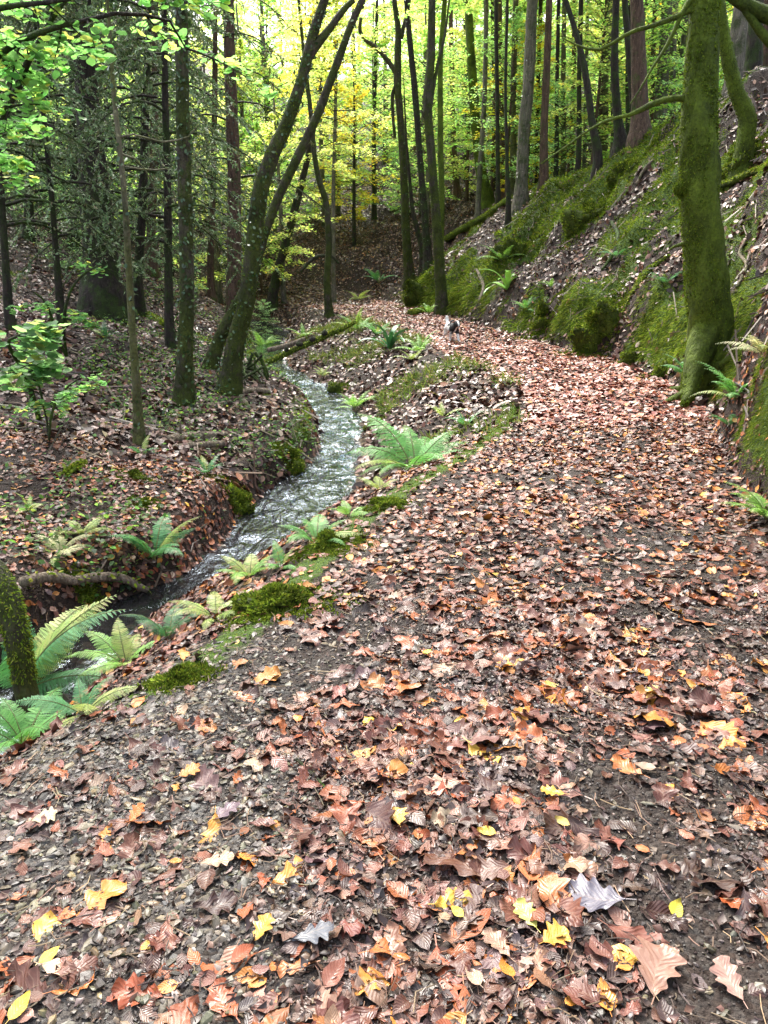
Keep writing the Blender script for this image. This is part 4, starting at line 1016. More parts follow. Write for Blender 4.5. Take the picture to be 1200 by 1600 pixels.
def frond(kind, fine, sd):
    k = (kind, fine, sd)
    if k not in FR:
        FR[k] = strap_mesh('strap_frond', FC['dark'] if kind != 'limestrap' else FC['lime'], sd) if kind.endswith('strap') else frond_mesh('frond', FC[kind], fine, 26 if fine else 19, .19 if fine else .15, sd, (.85, 1.1, .95)[sd % 3])
    return FR[k]
def fern(label, u, v, size, kind, n=8, fine=True, y=None, az=None, spread=PI * 2, dz=0.0, flat=0.0, name='fern'):
    """size: frond length in photograph pixels; az: heading of the tuft's middle frond (degrees from +x)"""
    p = hit(u, v) if y is None else at(u, v, y)
    if y is not None and dz is None: p[2] = gz(p[0], p[1])
    fwd = p[1] * math.cos(PITCH) - (p[2] - CAMZ) * math.sin(PITCH)
    L = size * (1.28 if v < 760 else 1.0) / F * fwd
    t = thing(name, label, 'fern', p)
    a0 = random.random() * 6 if az is None else math.radians(az) - PI / 2
    for k in range(n):
        a_ = a0 + (((k + .5) / n - .5) * spread if spread < 6 else k * 2 * PI / n) + random.gauss(0, .15)
        o = put('frond', frond('yellow' if random.random() < .12 and 'strap' not in kind else kind, fine, k % 3), t, (0, 0, 0), (random.gauss(-.08, .22) - flat, random.gauss(0, .16), a_), L * random.uniform(.72, 1.12))
    return t
fern('large bright green fern on the stream edge halfway along the path', 645, 735, 105, 'bright', 13, flat=.18)
fern('blue green fern with long upright fronds on the far side of the stream', 240, 880, 108, 'blue', 10)
fern('pale withered fern on the slope left of the blue green one', 95, 870, 75, 'pale', 7, flat=.2)
fern('pale yellowing fern close behind the withered one', 128, 838, 55, 'yellow', 5, flat=.2)
fern('large deep green fern leaning in from the left edge by the mossy stump', 28, 1088, 210, 'blue', 9, spread=3.6, az=60)
fern('soft blue green fern at the water edge beside the gravel', 130, 1118, 105, 'blue', 8, flat=.25)
fern('bright green fern in the bottom left, cut by the frame', 35, 1170, 150, 'bright', 9)
fern('light green fern on the near bank over the dark pool', 195, 1042, 95, 'lime', 9)
fern('thin dark green fern sprig standing over the dark pool', 262, 1000, 92, 'dark', 5)
fern('yellow green fern drooping between leaves and water', 335, 968, 82, 'yellow', 6)
fern('upright green fern against the rippling water', 388, 905, 80, 'lime', 6)
fern('low green fern at the edge of the moss strip', 440, 890, 55, 'bright', 5)
fern('tall fern with upright fronds over the middle of the stream', 492, 850, 92, 'bright', 7)
fern('small flat fern on the stream edge below the large bright one', 545, 808, 50, 'lime', 5)
fern('yellow tipped fern at the left foot of the large bright one', 592, 768, 50, 'yellow', 5)
fern('yellow green fern on the shoulder where the path bends', 655, 552, 38, 'lime', 9, False)
fern('dark strap leaved fern under the path shoulder', 608, 548, 42, 'darkstrap', 12, False, name='strap_fern')
fern('bright fern crowding the end of the mossy log', 560, 518, 36, 'lime', 10, False)
fern('light green fern between the mossy log and the path shoulder', 590, 525, 32, 'bright', 9, False)
fern('yellow green fern low on the bank under the path shoulder', 645, 565, 30, 'yellow', 8, False)
fern('grassy fern on the bank just above the stream', 555, 640, 42, 'lime', 10, False)
fern('narrow fern on the bank above the mossy boulder', 505, 590, 24, 'yellow', 7, False)
fern('thin yellow green fern standing alone on the leafy bank', 693, 655, 38, 'yellow', 4, False)
fern('small blue green fern on the leafy bank near the path', 728, 668, 34, 'blue', 5, False)
fern('blue green fern at the root of the huge mossy trunk', 1072, 588, 42, 'blue', 6, False, az=190, spread=2.4)
fern('broad pale green fern growing out of the moss wall', 1150, 628, 66, 'bright', 8, False, az=215, spread=3.4)
fern('pale yellow fern at the right edge above the moss wall', 1195, 560, 62, 'pale', 5, False, az=190, spread=2.4)
fern('bluish fern hanging on the moss wall below the broad one', 1140, 668, 42, 'blue', 5, False, az=220, spread=2.4)
fern('vivid yellow green fern at the right edge over the path', 1198, 815, 88, 'lime', 8, True, az=175, spread=3.0)
fern('bright long leaved fern on the bank beyond the dog', 792, 455, 44, 'limestrap', 10, False, name='strap_fern')
fern('feathery bright fern above the long leaved one', 785, 415, 36, 'lime', 8, False)
fern('green fern at the foot of the bank right of the dog', 822, 488, 32, 'bright', 8, False)
fern('small fern on the mossy bank below the ridge', 862, 452, 26, 'lime', 7, False)
fern('dull green fern on the upper bank left of the huge trunk', 1040, 448, 40, 'dark', 7, False)
fern('pale fern on the leafy bank between the moss patches', 962, 405, 28, 'blue', 6, False)
fern('small fern beside the dog tree on the path edge', 670, 492, 26, 'lime', 7, False)
fern('fern in the hollow of the far slope behind the path', 592, 442, 30, 'blue', 7, False)
fern('yellowish fern at the far end of the path', 560, 470, 26, 'yellow', 7, False)
fern('bright green fern beside the stream beyond the log bridge', 412, 545, 34, 'lime', 9, False)
fern('yellow fern on the bank tip beyond the log bridge', 474, 528, 26, 'lime', 8, False)
fern('small blue green fern on the left slope under the lichen stem', 222, 712, 34, 'blue', 6, False)
fern('small fern beside a moss cushion on the left slope', 322, 742, 38, 'blue', 7, False)
fern('low fern on the left slope near the frame edge', 45, 800, 45, 'yellow', 6, False)
fern('grey green fern in shade left of the black conifer foot', 165, 530, 34, 'dark', 6, False)

# ------------------------------------------------------------------ logs and branches
def log(label, pts, y, bark='fullmoss', cat='log', name='fallen_log', moss=0, group=None, stubs=0, lift=.5, mushrooms=0, segs=12, sinkends=True, free=False):
    P = []
    for (u, v, w, *yy_) in pts:
        q = hit(u, v) if y is None and not yy_ else at(u, v, yy_[0] if yy_ else y)
        fwd = q[1] * math.cos(PITCH) - (q[2] - CAMZ) * math.sin(PITCH)
        r = w / 2 / F * fwd
        if not free and (y is None and not yy_): q = q + np.array([0, 0, r * lift])
        P.append([*q, r])
    P = np.array(P); b = P[len(P) // 2, :3].copy(); b[2] = min(b[2], gz(b[0], b[1])) if not free else b[2]
    t = thing(name, label, cat, b)
    R = resample(np.concatenate([P[:, :3] - b, P[:, 3:]], 1), max(.05, P[0][3] * .7))
    a = Acc(); pp, rad, tn = tube(a, R[:, :3], R[:, 3], segs, .13, random.randrange(99))
    obj('stem', a, M[bark], t)
    if moss:
        g = Acc(); k = rng.integers(0, len(R), moss)
        d = rand_dirs(moss); d[:, 2] = np.abs(d[:, 2]) * .9 + .1; d -= tn[k] * np.sum(d * tn[k], -1, keepdims=True); d = norm(d)
        blades(g, pp[k] + d * (rad[k] * .96)[:, None] + tn[k] * (rng.random((moss, 1)) - .5) * R[0, 3], d, .02 + .03 * rng.random(moss), .012 + .012 * rng.random(moss), palette(moss, MC, [2, 3, 2, 1, 2]), .5, .6)
        tag(obj('moss', g, M['moss'], t), kind='stuff')
    for k in range(stubs):
        i = random.randrange(2, len(R) - 2); d = norm(rand_dirs(1)[0] + np.array([0, 0, .7])); l = R[i, 3] * random.uniform(2, 6)
        a = Acc(); tube(a, np.array([R[i, :3], R[i, :3] + d * l * .6, R[i, :3] + d * l + np.array([.02, 0, .05]) * l]), np.array([.35, .25, .1]) * R[i, 3], 5, .1)
        obj('stub', a, M[bark], t)
    for k in range(mushrooms):
        i = int(len(R) * (.35 + .45 * k / mushrooms)); c = R[i, :3] + np.array([random.gauss(0, .02), -R[i, 3] * .5, R[i, 3] * .75])
        a = Acc(); s = np.linspace(0, 1, 6); tube(a, np.stack([0 * s + c[0], 0 * s + c[1] - s * .03, c[2] + s * .10], 1), np.array([.05, .07, .075, .07, .05, .02]) * random.uniform(.6, 1.1), 9, .2, k)
        obj('bracket_fungus', a, M['dark'], t)
    return t
log('mossy log lying across the stream as a bridge', [(396, 578, 8, 16.3), (440, 556, 8, 16.3), (490, 534, 8, 16.2), (530, 516, 8, 16.2), (556, 503, 6, 16.2)], 16.2, 'fullmoss', moss=1300, mushrooms=4, stubs=2)
log('pale fallen branch beyond the mossy log bridge', [(418, 547, 8, 18.5), (445, 541, 8, 18.5), (475, 530, 6, 18.5)], 18.5, 'deadwood', 'branch', 'fallen_branch')
log('pale barkless log on the slope edge by the ivy clad trunk', [(368, 618, 9), (392, 613, 10), (420, 615, 9)], None, 'deadwood')
log('short pale branch resting against the barkless log', [(377, 622, 8), (384, 632, 8), (391, 641, 6)], None, 'deadwood', 'branch', 'fallen_branch')
log('thin pale fallen branch by the foot of the ivy wrapped trunk', [(292, 636, 6), (325, 634, 6), (362, 628, 4)], None, 'deadwood', 'branch', 'fallen_branch')
log('rotten red brown log on the slope left of the stream', [(262, 690, 12), (300, 686, 15), (355, 684, 12)], None, 'deadwood', stubs=2)
log('rotten brown log just below the other rotten one', [(272, 702, 9), (310, 699, 11), (350, 697, 8)], None, 'deadwood', stubs=1)
log('pale branch with mossy patches reaching over the dark pool', [(40, 936, 17), (85, 930, 17), (120, 932, 15), (150, 928, 15), (190, 930, 14), (232, 937, 9)], None, 'deadwood', 'branch', 'fallen_branch', moss=70, lift=3.4)
log('short mossy log at the foot of the tall trunk by the dog', [(641, 493, 11), (665, 489, 11), (690, 486, 9)], None, 'fullmoss', moss=1200)
log('mossy fallen trunk sloping along the end of the ridge', [(697, 383, 10), (725, 365, 11), (755, 348, 11), (790, 325, 10)], None, 'fullmoss', moss=2500, lift=1.2)
log('mossy root or branch lying on the bank at the right edge', [(1128, 300, 10), (1150, 288, 11), (1175, 275, 10), (1205, 262, 11)], None, 'fullmoss', 'branch', 'fallen_branch', moss=1200, lift=1)
log('pale stick leaning on the leaves below the brown conifer', [(993, 297, 4), (1006, 275, 4), (1021, 252, 3)], None, 'deadwood', 'branch', 'fallen_branch', lift=2)
log('curved black branch arching over the far leafy slope', [(470, 425, 4), (485, 408, 5), (500, 400, 5), (515, 400, 4), (530, 412, 3)], 23.5, 'dark', 'branch', 'fallen_branch', lift=2)
log('bare pale branch lying on the slope by the lichen stem', [(150, 585, 4), (165, 605, 4), (180, 625, 4), (195, 640, 3), (190, 665, 2)], None, 'deadwood', 'branch', 'fallen_branch', lift=2)
log('pale forked stick on the slope right of the lichen stem', [(228, 648, 4), (240, 636, 3), (252, 628, 2)], None, 'deadwood', 'branch', 'fallen_branch', lift=2)
log('mossy green branch on the left slope near the frame edge', [(100, 745, 8), (118, 735, 9), (130, 725, 6)], None, 'fullmoss', 'branch', 'fallen_branch', moss=300)
log('mossy fallen trunk beneath the massive conifer', [(212, 488, 14), (235, 500, 14), (258, 512, 12)], None, 'fullmoss', moss=1500)
log('dark forked twig on the path left of centre', [(463, 1190, 6), (482, 1207, 5), (498, 1224, 5), (509, 1240, 5), (511, 1268, 4)], None, 'twig', 'twig', 'fallen_twig', lift=1, segs=6)
log('thin straight twig beside the yellow oak leaf on the path', [(765, 1392, 4), (800, 1396, 4), (845, 1402, 3)], None, 'twig', 'twig', 'fallen_twig', lift=1, segs=6)
log('pale splinter of wood across the path', [(935, 866, 7), (965, 863, 8), (1000, 866, 5)], None, 'deadwood', 'stick', 'fallen_stick', lift=.8, segs=6)
log('dark twig lying across the gravel', [(170, 1495, 4), (210, 1500, 4), (245, 1485, 3)], None, 'twig', 'twig', 'fallen_twig', lift=1, segs=6)
log('thin exposed root snaking down the bank below the ridge', [(955, 352, 5), (965, 375, 6), (958, 400, 5), (940, 425, 4)], None, 'twig', 'root', 'exposed_root', lift=.8)
log('mossy exposed root running along the bank left of the huge trunk', [(1045, 405, 6), (1015, 425, 8), (990, 460, 7), (975, 490, 5)], None, 'fullmoss', 'root', 'exposed_root', moss=700, lift=.8)
log('pale root hanging over the cut bank near the dog', [(745, 425, 4), (755, 450, 5), (748, 475, 4)], None, 'deadwood', 'root', 'exposed_root', lift=.9)
log('forked dead stick stuck in the bank right of the huge trunk', [(1150, 455, 5), (1165, 425, 5), (1160, 390, 4), (1172, 365, 2)], None, 'deadwood', 'branch', 'fallen_branch', lift=2)
log('dark rotten stick lying on the bank above the strap leaved fern', [(845, 395, 5), (870, 388, 5), (895, 392, 3)], None, 'dark', 'branch', 'fallen_branch', lift=1)
# mossy stump at the left edge
b = at(10, 1060, 3.55); zb = gz(b[0], b[1]); b[2] = zb
t = thing('mossy_stump', 'leaning mossy stump at the left edge above the pool', 'stump', b)
P = np.array([[*(at(44, 1100, 3.5) - b), .055], [*(at(30, 1010, 3.55) - b), .06], [*(at(14, 950, 3.6) - b), .07], [*(at(-8, 905, 3.7) - b), .075], [*(at(-45, 870, 3.8) - b), .07]])
P[0, 2] = -.25; R = resample(P, .05); a = Acc(); pp, rad, tn = tube(a, R[:, :3], R[:, 3], 18, .22, 8); obj('trunk', a, M['mossbark'], t)
g = Acc(); n = 2600; k = rng.integers(int(len(R) * .45), len(R), n); d = rand_dirs(n); d -= tn[k] * np.sum(d * tn[k], -1, keepdims=True); d = norm(d)
blades(g, pp[k] + d * (rad[k] * .95)[:, None] + tn[k] * (rng.random((n, 1)) - .5) * .05, d, .010 + .014 * rng.random(n), .005 + .004 * rng.random(n), palette(n, MC, [3, 3, 1, 2, .5]), .6, .6)
tag(obj('moss', g, M['moss'], t), kind='stuff')
# brush pile by the leaning pair
b = hit(385, 600); t = thing('brush_pile', 'pile of dark cut branches leaning behind the ivy clad trunk', 'brush pile', b)
for k in range(26):
    p = at(345 + 75 * random.random(), 548 + 30 * random.random(), b[1] + random.uniform(.3, 1.6)); 
    q = at(400 + random.uniform(-45, 25), 592 + random.uniform(-12, 14), b[1] + random.uniform(-.1, .9)); q[2] = gz(q[0], q[1])
    p[2] = max(p[2], gz(p[0], p[1]) + .1)
    a = Acc(); tube(a, resample(np.array([p - b, (p + q) / 2 - b + .04 * rand_dirs(1)[0], q - b]), .2), random.uniform(.012, .028), 6, .12, k)
    obj('branch', a, M[random.choice(['dark', 'twig', 'twig'])], t)

# ------------------------------------------------------------------ boulders and moss cushions
def lump(label, u, v, w, h, cat='boulder', name='mossy_boulder', mat='mossbase', moss=1500, seed=0, bl=1.0, depth=1.0, leaves=0, sunk=.45):
    p = hit(u, v); fwd = p[1] * math.cos(PITCH) - (p[2] - CAMZ) * math.sin(PITCH)
    sx, sz = w * (.36 if cat == 'boulder' else .37) / F * fwd, h * (.82 if cat == 'boulder' else .62) / F * fwd
    n = gnormal(p[0], p[1], .15); n = norm(n + np.array([0, 0, .8]))
    t = thing(name, label, cat, p)
    a = Acc(); nu, nv = 26, 16
    th = np.linspace(0, 2 * PI, nu, endpoint=False); ph = np.linspace(-.5, PI / 2, nv)
    TH, PH = np.meshgrid(th, ph)
    x, y, z = np.cos(PH) * np.cos(TH), np.cos(PH) * np.sin(TH), np.sin(PH)
    rr_ = 1 + 1.2 * fbm(x * 1.6 + seed, y * 1.6 + z * 1.7, seed, 3)
    V = np.stack([x * sx * rr_, y * sx * depth * rr_, z * sz * rr_ - sunk * sz], -1).reshape(-1, 3)
    fr = frames(n[None], np.array([[.2, 1, 0]]))[0]
    V = V @ fr.T
    i = np.arange(nv - 1)[:, None] * nu; k = np.arange(nu)[None]; k2 = (k + 1) % nu
    q = np.stack([i + k, i + k2, i + nu + k2, i + nu + k], -1).reshape(-1, 4)
    a.add(V, q); obj('body' if cat == 'boulder' else 'cushion', a, M[mat], t)
    if moss:
        g = Acc(); k = rng.integers(nu * 2, len(V), moss); c = V[k] * .98
        d = norm(c + n * sz * .3)
        jit = rng.normal(size=(moss, 3)); jit -= d * np.sum(jit * d, -1, keepdims=True)
        blades(g, c + jit * sx * .07, d, bl * (.012 + .020 * rng.random(moss)), bl * (.005 + .005 * rng.random(moss)), palette(moss, MC, [3, 3, 2, 2.2, .4]) * .74 * np.clip(1 + 1.2 * fbm(c[:, 0] / sx * 1.3 + seed, c[:, 1] / sx * 1.3, seed), .5, 1.6)[:, None], .1, .75)
        # thin moss skirt running out over the ground around it
        ns_ = int(moss * .9); r_ = sx * (.75 + .55 * np.abs(rng.normal(size=ns_))); a_ = rng.random(ns_) * 2 * PI
        r_ = r_ * (1 + .5 * fbm(np.cos(a_) * 1.5 + seed, np.sin(a_) * 1.5, seed + 3))
        qx, qy = p[0] + np.cos(a_) * r_ * 1.15, p[1] + np.sin(a_) * r_ * .8
        Q = np.stack([qx, qy, ground(qx, qy)], 1) - p
        blades(g, Q, np.repeat(n[None], ns_, 0), bl * (.010 + .018 * rng.random(ns_)), bl * (.004 + .005 * rng.random(ns_)), palette(ns_, MC, [3, 3, 2, 2, .4]) * .72, .2, .7)
        tag(obj('moss', g, M['moss'], t), kind='stuff')
    return t
lump('big moss covered outcrop on the bank below the ridge', 925, 335, 95, 38, seed=1, moss=5000, bl=2.6)
lump('rounded moss mound under the brown conifer', 985, 272, 80, 30, seed=2, moss=4500, bl=2.6)
lump('mossy outcrop at the path foot of the bank', 935, 535, 90, 62, seed=3, moss=5000, bl=2.0, depth=.5)
lump('mossy rock on the right bank above the fern with long leaves', 800, 395, 55, 24, seed=4, moss=2500, bl=2.4)
lump('small mossy rock low on the bank near the huge trunk', 985, 562, 42, 30, seed=5, moss=2200, bl=1.6)
lump('mossy rock wedged against the roots of the huge trunk', 1030, 588, 44, 34, seed=6, moss=2600, bl=1.5)
lump('mossy bank lump at the far inner bend of the path', 652, 470, 52, 34, seed=7, moss=2200, bl=2.6)
lump('mossy outcrop in the upper right corner of the bank', 1165, 260, 80, 50, seed=8, moss=5000, bl=2.0)
lump('dark mossy boulder at the water edge under the log bridge', 527, 612, 40, 18, seed=9, moss=1200, bl=1.8)
lump('mossy boulder low on the stream bank above the large fern', 585, 662, 34, 22, seed=10, moss=900, bl=1.6)
lump('mossy boulder on the bank at the foot of the tall ferns', 850, 500, 60, 42, seed=14, moss=3200, bl=2.2, depth=.6)
lump('cushion of bright moss on the left slope below the lichen stem', 228, 790, 34, 20, 'moss', 'moss_cushion', seed=11, moss=2500)
lump('thick moss hummock overhanging the stream', 372, 790, 66, 40, 'moss', 'moss_cushion', seed=12, moss=6000, bl=1.2)
lump('wide moss hummock on the inside of the stream bend', 455, 722, 46, 26, 'moss', 'moss_cushion', seed=13, moss=3500, bl=1.4)
lump('round moss cushion beside the small fern on the left slope', 205, 745, 46, 18, 'moss', 'moss_cushion', seed=15, moss=2500)
lump('low moss cushion between the ferns on the left slope', 135, 925, 40, 15, 'moss', 'moss_cushion', seed=16, moss=2500)
lump('broad moss cushion with yellow leaves on the path edge', 430, 945, 125, 38, 'moss', 'moss_cushion', seed=17, moss=12000, sunk=.45)
lump('long moss cushion on the path edge above the broad one', 520, 855, 85, 28, 'moss', 'moss_cushion', seed=18, moss=7000, sunk=.45)
lump('narrow moss cushion on the path edge below the large fern', 605, 790, 60, 18, 'moss', 'moss_cushion', seed=19, moss=4500, sunk=.4)
lump('small dark moss cushion among leaves above the pool', 280, 1060, 70, 26, 'moss', 'moss_cushion', seed=20, moss=6000, sunk=.4)

# ------------------------------------------------------------------ hazel at the left
rnd = [leaf_shape('hazel', 8, 5, curl=.25, fold=.25, rip=.02, seed=90 + s, petiole=False) for s in range(2)]
HZ = ([(.15, .32, .10), (.20, .40, .14), (.10, .24, .08), (.34, .44, .11), (.50, .50, .14)], [3, 3, 2, 1.2, .6])
HB = ([(.14, .27, .12), (.19, .33, .15), (.10, .21, .09), (.29, .34, .11)], [3, 3, 2, 1])
def bush(name, label, cat, base, stems, pal, ls, twl, twn, nl, shp=None):
    t = thing(name, label, cat, base)
    fol = Fol()
    for st in stems:
        wood = Acc(); S = np.array(st, float); S[:, :3] -= base
        R = resample(S, .12); tube(wood, R[:, :3], R[:, 3], 7, .08, random.randrange(99))
        k0 = int(len(R) * .35)
        for q in range(twn):
            i = random.randrange(k0, len(R)); d = norm(rand_dirs(1)[0] * np.array([1, 1, .5]) + norm(R[-1, :3] - R[-2, :3]) * .6)
            spray(wood, fol, R[i, :3], d, twl * random.uniform(.5, 1.1), 5, twl * .35, nl, ls, .006, droop=.2, jit=.35)
        obj('stem', wood, M['twig'], t)
    la = Acc(); fol.emit(la, shp or rnd[0], *pal, var=.15); obj('foliage', la, M['leaf'], t)
    return t
def pl(*pts): return [[*at(u, v, y), w / 2 / F * (y * 1.05)] for (u, v, y, w) in pts]
bz = np.array([-3.55, 4.4, 0]); bz[2] = gz(bz[0], bz[1])
root_ = [*bz[:2], bz[2] - .1, .04]
bush('hazel', 'leafy hazel reaching in from the left with green leaves along the top', 'tree', bz, [
    [root_, [-3.2, 4.3, 1.0, .035]] + pl((-10, 215, 4.2, 9), (25, 140, 4.1, 9), (55, 75, 4.1, 8), (95, 10, 4.0, 6), (130, -40, 4.0, 5)),
    [root_, [-3.1, 4.2, 1.3, .03]] + pl((-40, 120, 4.0, 9), (40, 60, 3.9, 8), (120, 35, 3.8, 6), (190, 20, 3.8, 5), (260, 30, 3.9, 4), (290, 75, 4.0, 2)),
    [root_, [-3.2, 4.1, 1.5, .03]] + pl((-40, 20, 3.8, 8), (60, 5, 3.7, 6), (150, -10, 3.7, 4), (250, -20, 3.8, 3)),
    [root_, [-3.3, 4.5, 1.0, .025]] + pl((-30, 260, 4.6, 7), (0, 160, 4.7, 6), (30, 90, 4.8, 4), (50, 20, 4.8, 3))], HZ, .049, .42, 24, 7)
bs = hit(62, 655)
bush('sapling', 'hazel sapling with large pale leaves at the left edge of the slope', 'sapling', bs, [
    [[*bs[:2], bs[2] - .05, .025]] + pl((45, 600, bs[1] - .3, 9), (25, 560, bs[1] - .7, 7), (12, 535, bs[1] - 1, 5), (40, 520, bs[1] - 1.2, 3))], HB, .12, .42, 9, 6)
bush('sapling', 'thin sapling with yellow green leaves between the conifers and the slope', 'sapling', hit(105, 560), [
    [[*hit(105, 560)[:2], hit(105, 560)[2] - .05, .014]] + pl((100, 500, 10.4, 5), (110, 455, 10.3, 4), (135, 425, 10.2, 3), (155, 415, 10.1, 2)),
    [[*hit(105, 560)[:2], hit(105, 560)[2] - .05, .012]] + pl((85, 510, 10.4, 4), (70, 470, 10.3, 3), (50, 455, 10.2, 2))], HZ, .075, .55, 6, 6)
b2 = hit(75, 690)
bush('seedling', 'low leafy seedling on the slope below the hazel sapling', 'seedling', b2, [
    [[*b2[:2], b2[2] - .05, .010]] + pl((80, 650, b2[1], 4), (95, 615, b2[1], 3), (125, 590, b2[1], 2)),
    [[*b2[:2], b2[2] - .05, .010]] + pl((70, 640, b2[1] + .2, 4), (60, 600, b2[1] + .2, 3), (40, 585, b2[1] + .2, 2))], HZ, .06, .38, 6, 6)
# bare oak limbs entering at the top right
bo = np.array([7.4, 9.5, 0.0]); bo[2] = gz(7.4, 9.5)
t = thing('oak', 'oak outside the right edge whose dark limbs cross the top right corner', 'tree', bo)
def opl(pts, y): 
    return np.array([[*(at(u, v, y) - bo), w / 2 / F * y * 1.02] for (u, v, w) in pts])
a = Acc(); tube(a, np.array([[0, 0, -.3], [-.05, 0, 1.2], [-.2, -.1, 2.6], [-.1, 0, 4.2], [0, .1, 6]]), np.array([.32, .24, .2, .16, .08]), 14, .1, 4); obj('trunk', a, M['mossbark'], t)
for lm in ([(1290, 40, 34), (1230, 30, 26), (1195, 22, 22), (1165, 8, 18), (1140, -8, 14), (1110, -30, 8)], [(1260, 90, 20), (1215, 75, 16), (1198, 62, 13), (1178, 35, 11), (1160, 10, 9), (1150, -15, 6)]):
    R = opl(lm, 9.0); R = np.vstack([[-.15, -.05, R[0, 2] - .5, R[0, 3] * 1.1], R]); R = resample(R, .15)
    a = Acc(); tube(a, R[:, :3], R[:, 3], 9, .12, 3); obj('branch', a, M['fullmoss'], t)
put('branch', CROWN['top'][0], t, (0, 0, 3.8), (0, 0, 1), .8); put('crown', CROWN['top'][1], t, (0, 0, 3.8), (0, 0, 1), .8)

# ------------------------------------------------------------------ leaves that stand out on the path
OUT = dict(oak=lambda s: leaf_shape('oak', 31, 7, .07, .07, .03, s), wide=lambda s: leaf_shape('wideoak', 35, 7, .06, .05, .03, s), beech=lambda s: leaf_shape('beech', 17, 7, .12, .12, .015, s))
COLS = dict(tan=(.21, .115, .075), pale=(.29, .18, .13), grey=(.095, .095, .115), violet=(.12, .085, .10), yellow=(.60, .40, .04), gold=(.52, .27, .035), orange=(.48, .16, .02), rust=(.28, .075, .02), brown=(.15, .06, .04), lemon=(.55, .43, .10), green=(.40, .50, .03), cream=(.36, .28, .17))
def leaf(label, u, v, w, kind, c, head, tilt=.18):
    p = hit(u, v); n = gnormal(p[0], p[1]); fwd = p[1] * math.cos(PITCH) - (p[2] - CAMZ) * math.sin(PITCH)
    s = .88 * w / F * fwd
    k = random.randrange(1000)
    a = Acc(); sh = OUT[kind](k)
    hd = math.radians(head); tipd = np.array([[math.cos(hd), math.sin(hd), 0]])
    nn = norm(n + .55 * tilt * rng.normal(size=3) + np.array([0, -.10, 0]))[None]
    scatter(a, sh, np.zeros((1, 3)), frames(nn, tipd), np.array([s]), np.array([COLS[c]]) * (1 + .06 * rng.normal(size=(1, 3))))
    tag(obj('fallen_leaf', a, M['litter'], None, p + n * .020), label, 'leaf')
leaf('large tan oak leaf with broad lobes in the bottom right corner', 1035, 1538, 108, 'wide', 'tan', 55)
leaf('large slate grey oak leaf right of the yellow oak leaf', 930, 1412, 98, 'wide', 'grey', 160)
leaf('grey lobed oak leaf at the lower middle of the path', 490, 1472, 78, 'oak', 'grey', 20)
leaf('pale pinkish oak leaf lying on the gravel', 341, 1355, 62, 'oak', 'pale', 15)
leaf('yellow lobed oak leaf beside the slate grey one', 822, 1442, 62, 'oak', 'lemon', 115)
leaf('golden lobed leaf below the yellow oak leaf', 866, 1474, 58, 'wide', 'gold', 30)
leaf('round yellow beech leaf near the right edge of the path', 1057, 1436, 42, 'beech', 'yellow', 60)
leaf('bright yellow oval leaf near the middle of the path', 760, 1310, 34, 'beech', 'yellow', 160)
leaf('tan oak leaf standing above the oval yellow leaf', 622, 1286, 44, 'wide', 'gold', 100)
leaf('curled golden brown leaf at the lower left of centre', 412, 1462, 52, 'wide', 'gold', 60, .5)
leaf('glossy rust leaf in the clump at the bottom left of centre', 382, 1502, 46, 'beech', 'rust', 30)
leaf('pale tan oak leaf upright at the bottom right corner', 1142, 1540, 80, 'oak', 'pale', 95)
leaf('mauve oak leaf pressed flat on the gravel right of centre', 352, 1280, 62, 'oak', 'violet', 40)
leaf('cream dried leaf on the left of the gravel', 72, 1287, 44, 'wide', 'cream', 30)
leaf('bright yellow leaf on the gravel in the lower left', 83, 1508, 40, 'beech', 'yellow', 50)
leaf('slender orange yellow leaf in the bottom left corner', 36, 1583, 52, 'beech', 'yellow', 65)
leaf('flame orange small leaf beside the pale pinkish oak leaf', 277, 1358, 26, 'beech', 'orange', 5)
leaf('orange oak leaf on the gravel near the top', 297, 1215, 42, 'wide', 'orange', 35)
leaf('glowing orange beech leaf at the bottom of the path', 792, 1528, 48, 'beech', 'orange', 100, .35)
leaf('pinkish oval leaf left of the glowing orange one', 738, 1542, 46, 'beech', 'pale', 120)
leaf('long tan oak leaf pointing down the path', 775, 1490, 66, 'oak', 'pale', 130)
leaf('lime green fresh leaf in the middle of the path', 668, 1028, 17, 'beech', 'green', 30)
leaf('cream leaf lying on the broad moss cushion', 421, 944, 22, 'beech', 'lemon', 90)
leaf('pale yellow leaf at the right of the broad moss cushion', 463, 945, 24, 'beech', 'lemon', 0)
leaf('pale yellow leaf on the path right of the lime green one', 860, 1078, 32, 'beech', 'lemon', 20)
leaf('yellow leaf right of the bright oval yellow one', 877, 1293, 28, 'beech', 'lemon', 150)
leaf('pale leaf with a yellow half lying by the bare soil', 1018, 1092, 40, 'oak', 'lemon', 50)
leaf('pinkish beech leaf above the bare soil on the right', 1006, 1208, 38, 'beech', 'pale', 160)
leaf('golden leaf above the bare soil on the right', 862, 1250, 44, 'oak', 'gold', 165)
leaf('yellow leaf left of the golden lobed leaf', 714, 1442, 30, 'beech', 'yellow', 130)
leaf('small pale oak leaf on the upper middle of the path', 615, 940, 28, 'oak', 'pale', 10)
leaf('cream leaf on the upper path near the moss strip', 602, 858, 20, 'beech', 'cream', 10)
leaf('dark brown oak leaf curled beside the large slate grey one', 935, 1500, 54, 'beech', 'brown', 110, .4)
leaf('orange leaf leaning on the moss above the gravel', 215, 1285, 40, 'oak', 'orange', 70, .4)

